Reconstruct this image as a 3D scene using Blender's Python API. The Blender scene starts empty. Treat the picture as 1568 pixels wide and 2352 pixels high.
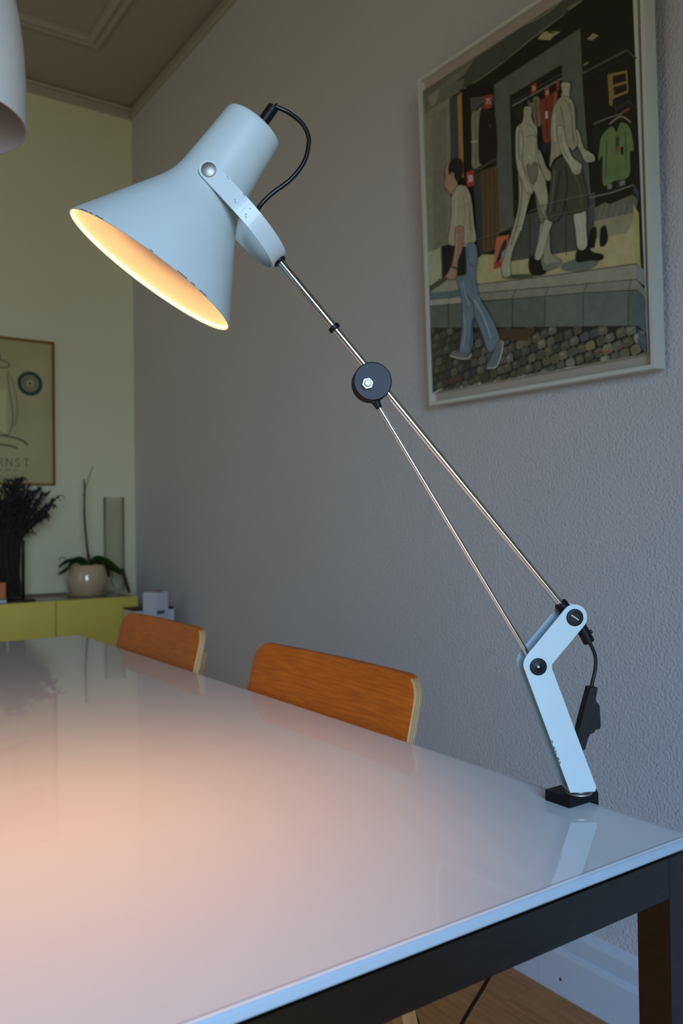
import bpy, bmesh, math, random
from mathutils import Vector, Matrix, Euler
random.seed(7)
sc = bpy.context.scene
COL = sc.collection

# ------------------------------------------------------------------ camera, light, exposure
cam_d = bpy.data.cameras.new('camera'); cam = bpy.data.objects.new('camera', cam_d); COL.objects.link(cam)
cam_d.sensor_fit = 'VERTICAL'; cam_d.sensor_height = 23.5; cam_d.sensor_width = 23.5*1568/2352
cam_d.lens = 1915.2/2352*23.5; cam_d.clip_start = .02
RV = (0.824794, -0.565280, -0.013159); UV = (0.001386, -0.021252, 0.999773); FV = (0.565431, 0.824625, 0.016745)
cam.matrix_world = Matrix(((RV[0], UV[0], -FV[0], 0), (RV[1], UV[1], -FV[1], 0), (RV[2], UV[2], -FV[2], 1.0), (0, 0, 0, 1)))
cam_d.dof.use_dof = True; cam_d.dof.focus_distance = .80; cam_d.dof.aperture_fstop = 5.6
sc.camera = cam
sc.view_settings.view_transform = 'Standard'; sc.view_settings.look = 'None'
sc.view_settings.gamma = 1; sc.view_settings.use_curve_mapping = False
sc.view_settings.exposure = 0.12
w = bpy.data.worlds.new('daylight_sky'); sc.world = w; w.use_nodes = True
w.node_tree.nodes['Background'].inputs[0].default_value = (.62, .78, 1, 1)
w.node_tree.nodes['Background'].inputs[1].default_value = .6
def area(name, loc, rot, sx, sy, col, power):
    d = bpy.data.lights.new(name, 'AREA'); d.shape = 'RECTANGLE'; d.size = sx; d.size_y = sy; d.color = col; d.energy = power
    o = bpy.data.objects.new(name, d); COL.objects.link(o); o.location = loc; o.rotation_euler = rot
    return o
R = math.radians
def daylight(name, loc, rot, sx, sy, col, power, spread=180):
    o = area(name, loc, rot, sx, sy, col, power); o.data.spread = R(spread); return o
# the window behind the camera: blue sky shines down through it, the green garden dimly across
daylight('sky_through_window', (-.45, -1.41, 1.28), (R(90-55), 0, 0), 1.1, 1.5, (.14, .46, 1.0), 74, 148)
daylight('garden_through_window', (-.45, -1.47, 1.25), (R(90-8), 0, 0), 1.1, 1.5, (1.0, .93, .64), 11.5, 92)
daylight('garden_through_side_window', (-2.56, .75, 1.5), (0, R(-90), 0), 1.9, 1.2, (1.0, .84, .52), 2.5, 130)

# ------------------------------------------------------------------ materials
def new_mat(name):
    m = bpy.data.materials.new(name); m.use_nodes = True
    nt = m.node_tree; b = nt.nodes['Principled BSDF']
    return m, nt, b
def lin(h):
    out = []
    for i in (0, 2, 4):
        c = int(h[i:i+2], 16)/255
        out.append(c/12.92 if c <= .04045 else ((c+.055)/1.055)**2.4)
    return out
def mat(name, hexc, rough=.5, metal=0, var=.06, scale=6, bump=0, bscale=200, coat=0, spec=.5, stretch=None, hex2=None, detail=3, bdist=.002, trans=0, aniso=0):
    m, nt, b = new_mat(name)
    c = lin(hexc); tc = nt.nodes.new('ShaderNodeTexCoord')
    src = tc.outputs['Object']
    if stretch:
        mp = nt.nodes.new('ShaderNodeMapping'); mp.inputs['Scale'].default_value = stretch
        nt.links.new(src, mp.inputs[0]); src = mp.outputs[0]
    n = nt.nodes.new('ShaderNodeTexNoise'); n.inputs['Scale'].default_value = scale; n.inputs['Detail'].default_value = detail
    nt.links.new(src, n.inputs[0])
    r = nt.nodes.new('ShaderNodeValToRGB')
    c2 = lin(hex2) if hex2 else [v*(1-var) for v in c]
    r.color_ramp.elements[0].position = .3; r.color_ramp.elements[1].position = .7
    r.color_ramp.elements[0].color = (*c2, 1); r.color_ramp.elements[1].color = (*c, 1)
    nt.links.new(n.outputs[0], r.inputs[0]); nt.links.new(r.outputs[0], b.inputs['Base Color'])
    b.inputs['Roughness'].default_value = rough; b.inputs['Metallic'].default_value = metal
    b.inputs['Coat Weight'].default_value = coat; b.inputs['Specular IOR Level'].default_value = spec
    b.inputs['Coat Roughness'].default_value = .04
    if trans: b.inputs['Transmission Weight'].default_value = trans
    if bump:
        n2 = nt.nodes.new('ShaderNodeTexNoise'); n2.inputs['Scale'].default_value = bscale; n2.inputs['Detail'].default_value = 2
        nt.links.new(src if stretch else tc.outputs['Object'], n2.inputs[0])
        bp = nt.nodes.new('ShaderNodeBump'); bp.inputs['Strength'].default_value = bump; bp.inputs['Distance'].default_value = bdist
        nt.links.new(n2.outputs[0], bp.inputs['Height']); nt.links.new(bp.outputs[0], b.inputs['Normal'])
    return m
M = {}
M['wall_rough'] = mat('rough_plaster', 'd6d0cc', .85, var=.03, scale=2, bump=.8, bscale=180, bdist=.0050)
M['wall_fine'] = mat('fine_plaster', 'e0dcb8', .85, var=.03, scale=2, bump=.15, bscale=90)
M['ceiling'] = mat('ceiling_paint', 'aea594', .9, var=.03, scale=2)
M['skirt'] = mat('skirting_gloss_paint', 'd6d6da', .35, var=.05, scale=8, bump=.1, bscale=40)
M['dark'] = mat('dark_recess', '1c1a18', .8)
M['floor'] = mat('oak_laminate', 'c07c3c', .38, scale=9, stretch=(9, .7, 4), hex2='a0622a', bump=.05, bscale=60)
M['window_paint'] = mat('window_paint', 'dededa', .4)
M['table_glass'] = mat('white_lacquered_glass', 'd6d0cc', 1, var=.01, scale=2, coat=1, spec=0)
M['table_glass'].node_tree.nodes['Principled BSDF'].inputs['Coat Roughness'].default_value = .008
M['glass_edge'] = mat('polished_glass_edge', '9aa4ac', .25, var=.03)
M['edge_line'] = mat('grey_edge_line', '8f8a8e', .5)
M['steel_dark'] = mat('brushed_steel', '5a534e', .33, 1, var=.12, scale=30, stretch=(1, 1, 8))
M['chrome'] = mat('chrome', 'd6dadf', .09, 1, var=.03, scale=20)
M['zinc'] = mat('zinc_plated_steel', 'a8a49c', .5, 1, var=.1, scale=60)
M['lamp_white'] = mat('cream_white_lamp_enamel', 'b2bdbc', .42, var=.03, scale=30, coat=.2)
M['lamp_inside'] = mat('dimmed_inner_enamel', '83817c', .5, var=.06, scale=40)  # white enamel greyed: weaker bulb light is painted into the colour
M['chip'] = mat('bare_metal_chip', '3a342c', .5)
M['black'] = mat('black_plastic', '0d0d10', .45, var=.2, scale=40, spec=.25)
M['cord'] = mat('black_cord_rubber', '0b0b0d', .3, var=.2, scale=40, spec=.4)
M['wood'] = mat('orange_beech_veneer', 'd86c18', .45, scale=14, stretch=(8, 1.5, 22), hex2='b85610', coat=.08, spec=.3, detail=6)
M['ply_light'] = mat('pale_ply_edge', 'd9b483', .45, scale=30, hex2='c89a62')
M['ply_dark'] = mat('dark_ply_glue_line', '8a5a2c', .5, scale=30)
M['legwood'] = mat('beech_leg', 'b98550', .4, scale=12, stretch=(10, 10, 1), hex2='a06c3a')
M['frame_white'] = mat('white_picture_frame_paint', 'd8d6c6', .45, var=.04, scale=12)
M['backing'] = mat('frame_backing_board', 'b8aa98', .8)
M['brass'] = mat('aged_brass', '9a6e22', .35, 1, var=.25, scale=25)
M['paper'] = mat('yellowed_poster_paper', 'b9b07c', .5, var=.08, scale=5, hex2='a9a070')
M['paper_light'] = mat('pale_poster_print', 'c4bd86', .5, var=.04)
M['ink'] = mat('poster_ink', '57522f', .6, var=.2, scale=30)
M['ink_dark'] = mat('poster_dark_ink', '2c3428', .6, var=.2, scale=30)
M['ink_teal'] = mat('poster_teal_ink', '2c4c44', .6)
M['lime'] = mat('lime_lacquer', 'd2bc4e', .5, var=.05, scale=4)
M['top'] = mat('sideboard_top', '8d8874', .25, var=.08, scale=6)
M['carcass'] = mat('sideboard_carcass', '5c5a2c', .6)
M['pot'] = mat('glazed_beige_pot', 'b89a78', .16, hex2='c4a884', scale=7, coat=.6)
M['soil'] = mat('bark_soil', '3a2c1c', .9, var=.5, scale=60, bump=.6, bscale=80)
M['leaf'] = mat('orchid_leaf', '2c4a1c', .32, hex2='1d3512', scale=14)
M['stem'] = mat('orchid_stem', '2e3a1c', .5, hex2='2a2414', scale=40)
M['withered'] = mat('withered_leaf', '4a2c18', .7, var=.4, scale=20)
M['twig'] = mat('dried_twig', '33271e', .85, hex2='1e1712', scale=40)
M['bud'] = mat('dried_bud', '2b2526', .85, hex2='1c1a1e', scale=60)
M['white_card'] = mat('white_card', 'c9ccd2', .6, var=.03, scale=10)
M['teal_print'] = mat('teal_label_print', '3c5c58', .6)
M['red_print'] = mat('red_cap', 'a0302a', .5)
M['orange_card'] = mat('orange_card', 'c07028', .6)
M['teal_cover'] = mat('teal_book_cover', '1a5a60', .5)
M['runner'] = mat('woven_beige_runner', '8c7c5c', .9, var=.35, scale=60, bump=.5, bscale=90)
M['pendant'] = mat('white_pendant_enamel', 'd6d8d4', .4, var=.02)
M['pendant_in'] = mat('pendant_inner_enamel', 'b4aaa6', .6, var=.02)
def glass(name, tint, edge):
    m, nt, b = new_mat(name); out = nt.nodes['Material Output']
    tr = nt.nodes.new('ShaderNodeBsdfTransparent'); gl = nt.nodes.new('ShaderNodeBsdfGlossy'); mx = nt.nodes.new('ShaderNodeMixShader')
    lw = nt.nodes.new('ShaderNodeLayerWeight'); lw.inputs[0].default_value = edge
    n = nt.nodes.new('ShaderNodeTexNoise'); n.inputs['Scale'].default_value = 9
    r = nt.nodes.new('ShaderNodeValToRGB'); r.color_ramp.elements[0].color = (*[v*.97 for v in tint], 1); r.color_ramp.elements[1].color = (*tint, 1)
    nt.links.new(n.outputs[0], r.inputs[0]); nt.links.new(r.outputs[0], tr.inputs[0])
    gl.inputs['Roughness'].default_value = .03
    nt.links.new(lw.outputs['Fresnel'], mx.inputs[0]); nt.links.new(tr.outputs[0], mx.inputs[1]); nt.links.new(gl.outputs[0], mx.inputs[2])
    nt.links.new(mx.outputs[0], out.inputs['Surface'])
    return m
M['glass'] = glass('clear_vase_glass', (.95, .965, .95), .16)
M['glass_grey'] = glass('smoky_vase_glass', (.955, .95, .94), .08)
m, nt, b = new_mat('warm_bulb'); M['bulb'] = m
b.inputs['Emission Color'].default_value = (1, .58, .24, 1); b.inputs['Emission Strength'].default_value = 3
b.inputs['Base Color'].default_value = (.9, .8, .6, 1)
# painted canvas: colours of the flat print per polygon, with brush grain
m, nt, b = new_mat('oil_painted_canvas'); M['paint'] = m
at = nt.nodes.new('ShaderNodeAttribute'); at.attribute_name = 'print'
n = nt.nodes.new('ShaderNodeTexNoise'); n.inputs['Scale'].default_value = 45; n.inputs['Detail'].default_value = 5
mr = nt.nodes.new('ShaderNodeMapRange'); mr.inputs['To Min'].default_value = .72; mr.inputs['To Max'].default_value = 1.28
mx = nt.nodes.new('ShaderNodeVectorMath'); mx.operation = 'SCALE'
tc = nt.nodes.new('ShaderNodeTexCoord'); nt.links.new(tc.outputs['Object'], n.inputs[0])
nt.links.new(n.outputs[0], mr.inputs[0]); nt.links.new(at.outputs['Color'], mx.inputs[0]); nt.links.new(mr.outputs[0], mx.inputs['Scale'])
nt.links.new(mx.outputs[0], b.inputs['Base Color']); b.inputs['Roughness'].default_value = .5

# ------------------------------------------------------------------ building helpers
def link(name, me, parent=None, **kw):
    o = bpy.data.objects.new(name, me); COL.objects.link(o)
    if parent: o.parent = parent
    for k, v in kw.items(): o[k] = v
    return o
def empty(name, loc, rz, label, cat, group=None):
    o = bpy.data.objects.new(name, None); COL.objects.link(o); o.location = loc; o.rotation_euler = (0, 0, rz)
    o.empty_display_size = .05
    o['label'] = label; o['category'] = cat
    if group: o['group'] = group
    return o
def tag(o, label, cat, group=None):
    o['label'] = label; o['category'] = cat
    if group: o['group'] = group
    return o
def bm_obj(name, bm, mats, parent=None, smooth=None, bevel=0, seg=2, **kw):
    if bevel:
        es = [e for e in bm.edges if len(e.link_faces) == 2 and e.calc_face_angle(0) > .6]
        bmesh.ops.bevel(bm, geom=es, offset=bevel, segments=seg, affect='EDGES', profile=.5, clamp_overlap=True)
    bmesh.ops.recalc_face_normals(bm, faces=bm.faces)
    me = bpy.data.meshes.new(name)
    for mm in (mats if isinstance(mats, list) else [mats]): me.materials.append(mm)
    if smooth:
        for f in bm.faces: f.smooth = True
        for e in bm.edges:
            if len(e.link_faces) == 2 and e.calc_face_angle(0) > R(smooth): e.smooth = False
    bm.to_mesh(me); bm.free()
    return link(name, me, parent, **kw)
def box(bm, x0, x1, y0, y1, z0, z1, mi=0):
    vs = [bm.verts.new(p) for p in ((x0, y0, z0), (x1, y0, z0), (x1, y1, z0), (x0, y1, z0), (x0, y0, z1), (x1, y0, z1), (x1, y1, z1), (x0, y1, z1))]
    for q in ((3, 2, 1, 0), (4, 5, 6, 7), (0, 1, 5, 4), (1, 2, 6, 5), (2, 3, 7, 6), (3, 0, 4, 7)):
        bm.faces.new([vs[i] for i in q]).material_index = mi
    return vs
def boxo(name, dims, m, parent=None, bevel=0, seg=2, **kw):
    bm = bmesh.new(); box(bm, *dims); return bm_obj(name, bm, m, parent, 40 if bevel else None, bevel, seg, **kw)
def lathe(prof, seg=48, bm=None, mi=0, mat4=None, cap0=False, cap1=False):
    bm = bm or bmesh.new(); rings = []
    for r, h in prof:
        rings.append([bm.verts.new((r*math.cos(2*math.pi*i/seg), r*math.sin(2*math.pi*i/seg), h)) for i in range(seg)])
    for a, b2 in zip(rings, rings[1:]):
        for i in range(seg): bm.faces.new((a[i], a[(i+1) % seg], b2[(i+1) % seg], b2[i])).material_index = mi
    if cap0: bm.faces.new(rings[0][::-1]).material_index = mi
    if cap1: bm.faces.new(rings[-1]).material_index = mi
    if mat4:
        for ring in rings:
            for v in ring: v.co = mat4 @ v.co
    return bm
def frame_to(p, d):            # matrix whose Z axis points along d at p
    q = Vector(d).to_track_quat('Z', 'Y'); return Matrix.Translation(p) @ q.to_matrix().to_4x4()
def cyl(bm, a, b2, r, seg=24, r2=None, bev=0):
    a, b2 = Vector(a), Vector(b2); h = (b2-a).length; r2 = r if r2 is None else r2
    pr = [(r, 0), (r2, h)] if not bev else [(r-bev, 0), (r, bev), (r2, h-bev), (r2-bev, h)]
    return lathe(pr, seg, bm, 0, frame_to(a, b2-a), True, True)
def catmull(pts, n=8):
    pts = [Vector(p) for p in pts]; out = []
    for i in range(len(pts)-1):
        p = [pts[max(i-1, 0)], pts[i], pts[i+1], pts[min(i+2, len(pts)-1)]]
        for j in range(n):
            t = j/n
            out.append(.5*(2*p[1]+(p[2]-p[0])*t+(2*p[0]-5*p[1]+4*p[2]-p[3])*t*t+(3*p[1]-p[0]-3*p[2]+p[3])*t**3))
    out.append(pts[-1]); return out
def tube(bm, pts, r, seg=10, mi=0):
    pts = [Vector(p) for p in pts]; rings = []
    t = (pts[1]-pts[0]).normalized(); up = t.orthogonal().normalized()
    for i, p in enumerate(pts):
        t = (pts[min(i+1, len(pts)-1)]-pts[max(i-1, 0)]).normalized()
        up = (up-t*up.dot(t)).normalized(); s = t.cross(up)
        rr = r(i/(len(pts)-1)) if callable(r) else r
        rings.append([bm.verts.new(p+(up*math.cos(2*math.pi*k/seg)+s*math.sin(2*math.pi*k/seg))*rr) for k in range(seg)])
    for a, b2 in zip(rings, rings[1:]):
        for k in range(seg): bm.faces.new((a[k], a[(k+1) % seg], b2[(k+1) % seg], b2[k])).material_index = mi
    bm.faces.new(rings[0][::-1]).material_index = mi; bm.faces.new(rings[-1]).material_index = mi
    return bm
def prism(bm, poly, y0, y1, mi=0):     # polygon in x-z pushed along y
    a = [bm.verts.new((x, y0, z)) for x, z in poly]; b2 = [bm.verts.new((x, y1, z)) for x, z in poly]
    n = len(poly)
    for i in range(n): bm.faces.new((a[i], a[(i+1) % n], b2[(i+1) % n], b2[i])).material_index = mi
    bm.faces.new(a[::-1]).material_index = mi; bm.faces.new(b2).material_index = mi
    return bm
def arc(cx, cz, r, a0, a1, n=8):
    return [(cx+r*math.cos(R(a0+(a1-a0)*i/n)), cz+r*math.sin(R(a0+(a1-a0)*i/n))) for i in range(n+1)]
def stroke(bm, pts, wd, y=0, mi=0):    # flat ink line in the x-z plane
    pts = [Vector((p[0], 0, p[1])) for p in pts]; a = []; b2 = []
    for i, p in enumerate(pts):
        d = (pts[min(i+1, len(pts)-1)]-pts[max(i-1, 0)]).normalized(); nn = Vector((-d.z, 0, d.x))*wd/2
        a.append(bm.verts.new((p.x+nn.x, y, p.z+nn.z))); b2.append(bm.verts.new((p.x-nn.x, y, p.z-nn.z)))
    for i in range(len(pts)-1): bm.faces.new((a[i], b2[i], b2[i+1], a[i+1])).material_index = mi

# ------------------------------------------------------------------ the room
XW, YF, XL, YN, H = 1.395, 3.724, -2.5, -1.35, 2.96
ST = dict(kind='structure')
boxo('wall_right', (XW, XW+.12, YN, YF, 0, H), M['wall_rough'], **ST)
boxo('wall_far', (XL, XW, YF, YF+.12, 0, H), M['wall_fine'], **ST)
bm = bmesh.new()
for d in ((XL, -1.05, 0, H), (.15, XW, 0, H), (-1.05, .15, 0, .45), (-1.05, .15, 2.05, H)): box(bm, d[0], d[1], YN-.12, YN, d[2], d[3])
bm_obj('wall_near', bm, M['wall_fine'], **ST)
bm = bmesh.new()
for d in ((YN, .1, 0, H), (1.4, YF, 0, H), (.1, 1.4, 0, .5), (.1, 1.4, 2.5, H)): box(bm, XL-.12, XL, d[0], d[1], d[2], d[3])
bm_obj('wall_left', bm, M['wall_fine'], **ST)
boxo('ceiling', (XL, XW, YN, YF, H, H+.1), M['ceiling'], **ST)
def window(n, horiz, a0, a1, z0, z1, c):
    o = None
    for i, (p0, p1, q0, q1) in enumerate(((a0, a1, z0, z0+.05), (a0, a1, z1-.05, z1), (a0, a0+.05, z0+.05, z1-.05), (a1-.05, a1, z0+.05, z1-.05), ((a0+a1)/2-.025, (a0+a1)/2+.025, z0+.05, z1-.05))):
        bm = bmesh.new()
        if horiz: box(bm, p0, p1, c-.03, c+.02, q0, q1)
        else: box(bm, c-.03, c+.02, p0, p1, q0, q1)
        if o is None: o = bm_obj('window_%d' % n, bm, M['window_paint'], None, 40, .006, **ST)
        else: bm_obj('window_bar', bm, M['window_paint'], o, 40, .006)
window(1, True, -1.05, .15, .45, 2.05, YN-.02)
window(2, False, .1, 1.4, .5, 2.5, XL-.02)
# floor: slab with planks laid along the room
floor = boxo('floor', (XL, XW, YN, YF, -.06, -.012), M['dark'], **ST)
pl = bmesh.new(); box(pl, .0004, .1296, .0005, 1.2495, -.012, 0)
plank_me = None
x = 1.265-.13*29; k = 0
while x < XW:
    y = YN-(k*.47) % 1.25
    while y < YF:
        if plank_me is None:
            o = bm_obj('plank', pl, M['floor'], floor, 40, .0012, 1); plank_me = o.data
        y0, y1, x1 = max(y, YN), min(y+1.25, YF), min(x+.13, XW)
        if y1-y0 > .05:
            o = o if (k == 0 and y <= YN) else link('plank', plank_me, floor)
            o.location = (x, y0, 0); o.scale = ((x1-x)/.13, (y1-y0)/1.25, 1)
        y += 1.25
    x += .13; k += 1
# skirting on the right wall: two runs of board meeting in a butt joint, capped by a moulding
def skirt_prof(x0): return [(x0, 0), (x0-.016, 0), (x0-.016, .086), (x0-.010, .100), (x0-.006, .100), (x0-.006, .107), (x0-.011, .107), (x0-.011, .134), (x0-.007, .140), (x0, .152)]
def along_y(prof, y0, y1):
    bm = bmesh.new(); prism(bm, prof, y0, y1); return bm
base = bm_obj('baseboard_right', along_y(skirt_prof(XW), 1.2765, YF), M['skirt'], **ST)
bm_obj('board', along_y(skirt_prof(XW), YN, 1.2745), M['skirt'], base)
bm = bmesh.new(); cyl(bm, (XW-.0163, 1.215, .034), (XW-.012, 1.215, .034), .0036, 12)
bm_obj('screw_hole', bm, M['dark'], base)
bm = bmesh.new(); prism(bm, [(p[0]-XW, p[1]) for p in skirt_prof(XW)], 0, XW-XL-.02)
for v in bm.verts: v.co = Vector((XL+v.co.y, YF+v.co.x, v.co.z))
bm_obj('baseboard_far', bm, M['skirt'], **ST)
# cornices and the rectangular ceiling moulding
corn = [(0, H-.056), (-.006, H-.056), (-.016, H-.048), (-.016, H-.022), (-.010, H-.014), (-.010, H-.010), (0, H-.010)]
bm_obj('trim_1', along_y([(XW+a, z) for a, z in corn], YN, YF), M['ceiling'], **ST)
bm = bmesh.new(); prism(bm, corn, 0, XW-XL-.017)
for v in bm.verts: v.co = Vector((XL+v.co.y, YF+v.co.x, v.co.z))
bm_obj('trim_2', bm, M['ceiling'], **ST)
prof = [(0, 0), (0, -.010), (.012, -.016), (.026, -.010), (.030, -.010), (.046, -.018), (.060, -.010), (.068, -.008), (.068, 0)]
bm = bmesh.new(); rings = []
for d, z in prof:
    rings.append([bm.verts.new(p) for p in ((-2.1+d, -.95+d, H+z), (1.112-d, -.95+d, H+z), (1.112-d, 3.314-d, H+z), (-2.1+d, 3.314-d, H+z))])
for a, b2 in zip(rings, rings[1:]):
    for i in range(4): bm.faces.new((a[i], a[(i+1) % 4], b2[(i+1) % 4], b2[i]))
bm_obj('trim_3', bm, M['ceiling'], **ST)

# ------------------------------------------------------------------ dining table
TX0, TX1, TY0, TY1 = -.255, .631, .410, 2.063
table = empty('dining_table', ((TX0+TX1)/2, (TY0+TY1)/2, 0), 0, 'long dining table with a glossy white glass top on a dark steel frame', 'table')
ox, oy = table.location.x, table.location.y
def tl(x0, x1, y0, y1, z0, z1): return (x0-ox, x1-ox, y0-oy, y1-oy, z0, z1)
bm = bmesh.new(); box(bm, *tl(TX0, TX1, TY0, TY1, .7305, .740))
for f in bm.faces: f.normal_update()
bmesh.ops.bevel(bm, geom=list(bm.edges), offset=.0026, segments=3, affect='EDGES', profile=.5)
for f in bm.faces:
    f.normal_update(); f.material_index = 1 if abs(f.normal.z) < .9 else 0
tt = bm_obj('tabletop', bm, [M['table_glass'], M['glass_edge']], table, 40, label='glossy white glass tabletop')
for p in tt.data.polygons: p.use_smooth = abs(p.normal.z) < .9 and abs(p.normal.z) > .1     # keep the plate itself dead flat
for a in ((TX0+.004, TX1-.004, TY0+.0042, TY0+.0049), (TX1-.0049, TX1-.0042, TY0+.0051, TY1-.004)):
    boxo('edge_line', tl(*a, .7396, .74003), M['edge_line'], table)
fr = .003
for a in ((TX0+fr, TX1-fr, TY0+fr, TY0+fr+.028), (TX0+fr, TX1-fr, TY1-fr-.028, TY1-fr), (TX0+fr, TX0+fr+.028, TY0+fr+.031, TY1-fr-.031), (TX1-fr-.028, TX1-fr, TY0+fr+.031, TY1-fr-.031)):
    if a[1]-a[0] > .2: a = (a[0]+.0285, a[1]-.0285, a[2], a[3])
    boxo('rail', tl(*a, .695, .7275), M['steel_dark'], table, .0015)
for cx in (TX0+fr, TX1-fr-.028):
    for cy in (TY0+fr, TY1-fr-.031):
        boxo('leg', tl(cx, cx+.028, cy, cy+.031, 0, .7275), M['steel_dark'], table, .0015)
for cx in (TX0+.03, TX1-.03):
    for cy in (TY0+.03, TY1-.03):
        bm = bmesh.new(); cyl(bm, (cx-ox, cy-oy, .7268), (cx-ox, cy-oy, .7308), .009, 16); bm_obj('glass_pad', bm, M['black'], table)

# ------------------------------------------------------------------ chairs (built once, then copied)
def make_chair(loc, label, grp):
    t = empty('dining_chair', loc, 0, label, 'chair', grp)
    hw = .214; zt, zb = .806, .565
    xf = lambda z: .224-(zt-z)*.246        # front face of the leaning back, chair origin at seat centre x=.456
    # rounded outline in (y, z)
    rad = .03
    out = arc(hw-rad, zt-rad, rad, 0, 90, 6)+[(y, zt) for y in (.12, .06, 0, -.06, -.12)]+arc(-hw+rad, zt-rad, rad, 90, 180, 6)+arc(-hw+rad, zb+rad, rad, 180, 270, 6)+[(y, zb) for y in (-.12, -.06, 0, .06, .12)]+arc(hw-rad, zb+rad, rad, 270, 360, 6)
    th = [0, .0012, .0036, .0044, .0068, .0076, .0100, .0108, .0120, .013]
    bm = bmesh.new(); rings = []
    curve = lambda y: .010*(1-(y/hw)**2)
    for i, tt in enumerate(th):
        ins = .0012 if i in (0, len(th)-1) else 0
        rings.append([bm.verts.new((xf(z)+curve(y)+tt, y*(1-ins/hw), z+(ins if z < .7 else -ins))) for y, z in out])
    n = len(out)
    for j, (a, b2) in enumerate(zip(rings, rings[1:])):
        for i in range(n):
            f = bm.faces.new((a[i], a[(i+1) % n], b2[(i+1) % n], b2[i])); f.material_index = 0 if 4 <= i <= 13 else 2 if j in (2, 4, 6) else 1   # the top edge is stained like the face
    for ring in (rings[0], rings[-1]):      # veneer faces, quilted in strips so that the curve holds
        byy = sorted(range(n), key=lambda i: (out[i][0], out[i][1]))
        top = [i for i in range(0, n//2)]; bot = [n-1-i for i in range(0, n//2)]
        for q in range(n//2-1): bm.faces.new((ring[top[q]], ring[top[q+1]], ring[bot[q+1]], ring[bot[q]])).material_index = 0
    bm_obj('backrest', bm, [M['wood'], M['ply_light'], M['ply_dark']], t, 35)
    # bent seat
    bm = bmesh.new(); pr = []
    for i in range(13):
        s = i/12; xx = -.205+s*.40; zz = .452-.010*math.sin(math.pi*s)-(.018*(max(0, .12-s)/.12)**2)
        pr.append((xx, zz))
    prism(bm, pr+[(xx, zz-.012) for xx, zz in pr[::-1]], -.20, .20)
    bm_obj('seat', bm, [M['wood']], t, 35, .003, 2)
    for s in (-1, 1):
        ys = s*.161
        bm = bmesh.new()
        path = [(.2415, .757), (.194, .56), (.205, .46), (.232, .36), (.312, 0)]
        rr = []
        for i, (xx, zz) in enumerate(path):
            rr.append([bm.verts.new(p) for p in ((xx-.011, ys-.014, zz), (xx+.011, ys-.014, zz), (xx+.011, ys+.014, zz), (xx-.011, ys+.014, zz))])
        for a, b2 in zip(rr, rr[1:]):
            for i in range(4): bm.faces.new((a[i], a[(i+1) % 4], b2[(i+1) % 4], b2[i]))
        bm.faces.new(rr[0]); bm.faces.new(rr[-1][::-1])
        bm_obj('rear_leg', bm, M['legwood'], t, 40, .004, 2)
        bm = bmesh.new()
        rr = [[bm.verts.new(p) for p in ((xx-.013, ys-.014, zz), (xx+.013, ys-.014, zz), (xx+.013, ys+.014, zz), (xx-.013, ys+.014, zz))] for xx, zz in ((-.15, .432), (-.17, 0))]
        for i in range(4): bm.faces.new((rr[0][i], rr[0][(i+1) % 4], rr[1][(i+1) % 4], rr[1][i]))
        bm.faces.new(rr[0]); bm.faces.new(rr[1][::-1])
        bm_obj('front_leg', bm, M['legwood'], t, 40, .004, 2)
        boxo('side_rail', (-.13, .195, ys-.012, ys+.012, .395, .432), M['legwood'], t, .003)
    boxo('cross_rail', (-.16, -.14, -.146, .146, .395, .432), M['legwood'], t, .003)
    return t
def copy_tree(o, parent=None):
    c = o.copy(); COL.objects.link(c)
    if parent: c.parent = parent
    for ch in [q for q in o.children]: copy_tree(ch, c)
    return c
G = 'wooden chairs along the table'
ch1 = make_chair((.456, 1.038, 0), 'orange bent-plywood chair nearer the desk lamp clamp, its striped ply edge in full view', G)
ch2 = copy_tree(ch1); ch2.location = (.456, 1.681, 0); ch2['label'] = 'orange bent-plywood chair at the far end of the table in front of the lime sideboard'

# ------------------------------------------------------------------ desk lamp clamped to the table edge
LA = R(28.9)
lamp = empty('desk_lamp', (.612, .522, .740), -LA, 'old white enamelled clamp-on desk lamp with chrome arm, lit, fixed to the table corner', 'lamp')
mm = lambda *p: tuple(v/1000 for v in p)
rot = Matrix.Rotation(LA, 4, 'Z')      # clamp squares up with the table edge
def wl(bm):
    for v in bm.verts: v.co = rot @ v.co
bm = bmesh.new()
prism(bm, [mm(-12, 0.2), mm(20.2, .2), mm(20.2, -62), mm(-10, -62), mm(-10, -69), mm(27, -69), mm(28.5, -60), mm(28.5, 6.5), mm(26, 10.3), mm(-12, 10.3)], -.0075, .021)
wl(bm); bm_obj('clamp', bm, M['black'], lamp, 35, .0008, 2)
bm = bmesh.new(); cyl(bm, mm(2, 7, -76), mm(2, 7, -46), .004, 16); cyl(bm, mm(2, 7, -86), mm(2, 7, -76), .013, 20, None, .002); cyl(bm, mm(2, 7, -46.5), mm(2, 7, -44.8), .010, 20)
wl(bm); bm_obj('clamp_screw', bm, M['black'], lamp, 35)
bm = bmesh.new(); lathe([(.0125, .0102), (.0125, .0114), (.011, .0120), (.0085, .0122), (.0085, .0135)], 32, bm, 0, Matrix.Translation(mm(6.5, 0, 0)), True, True)
bm_obj('swivel_boss', bm, M['zinc'], lamp, 35)
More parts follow.
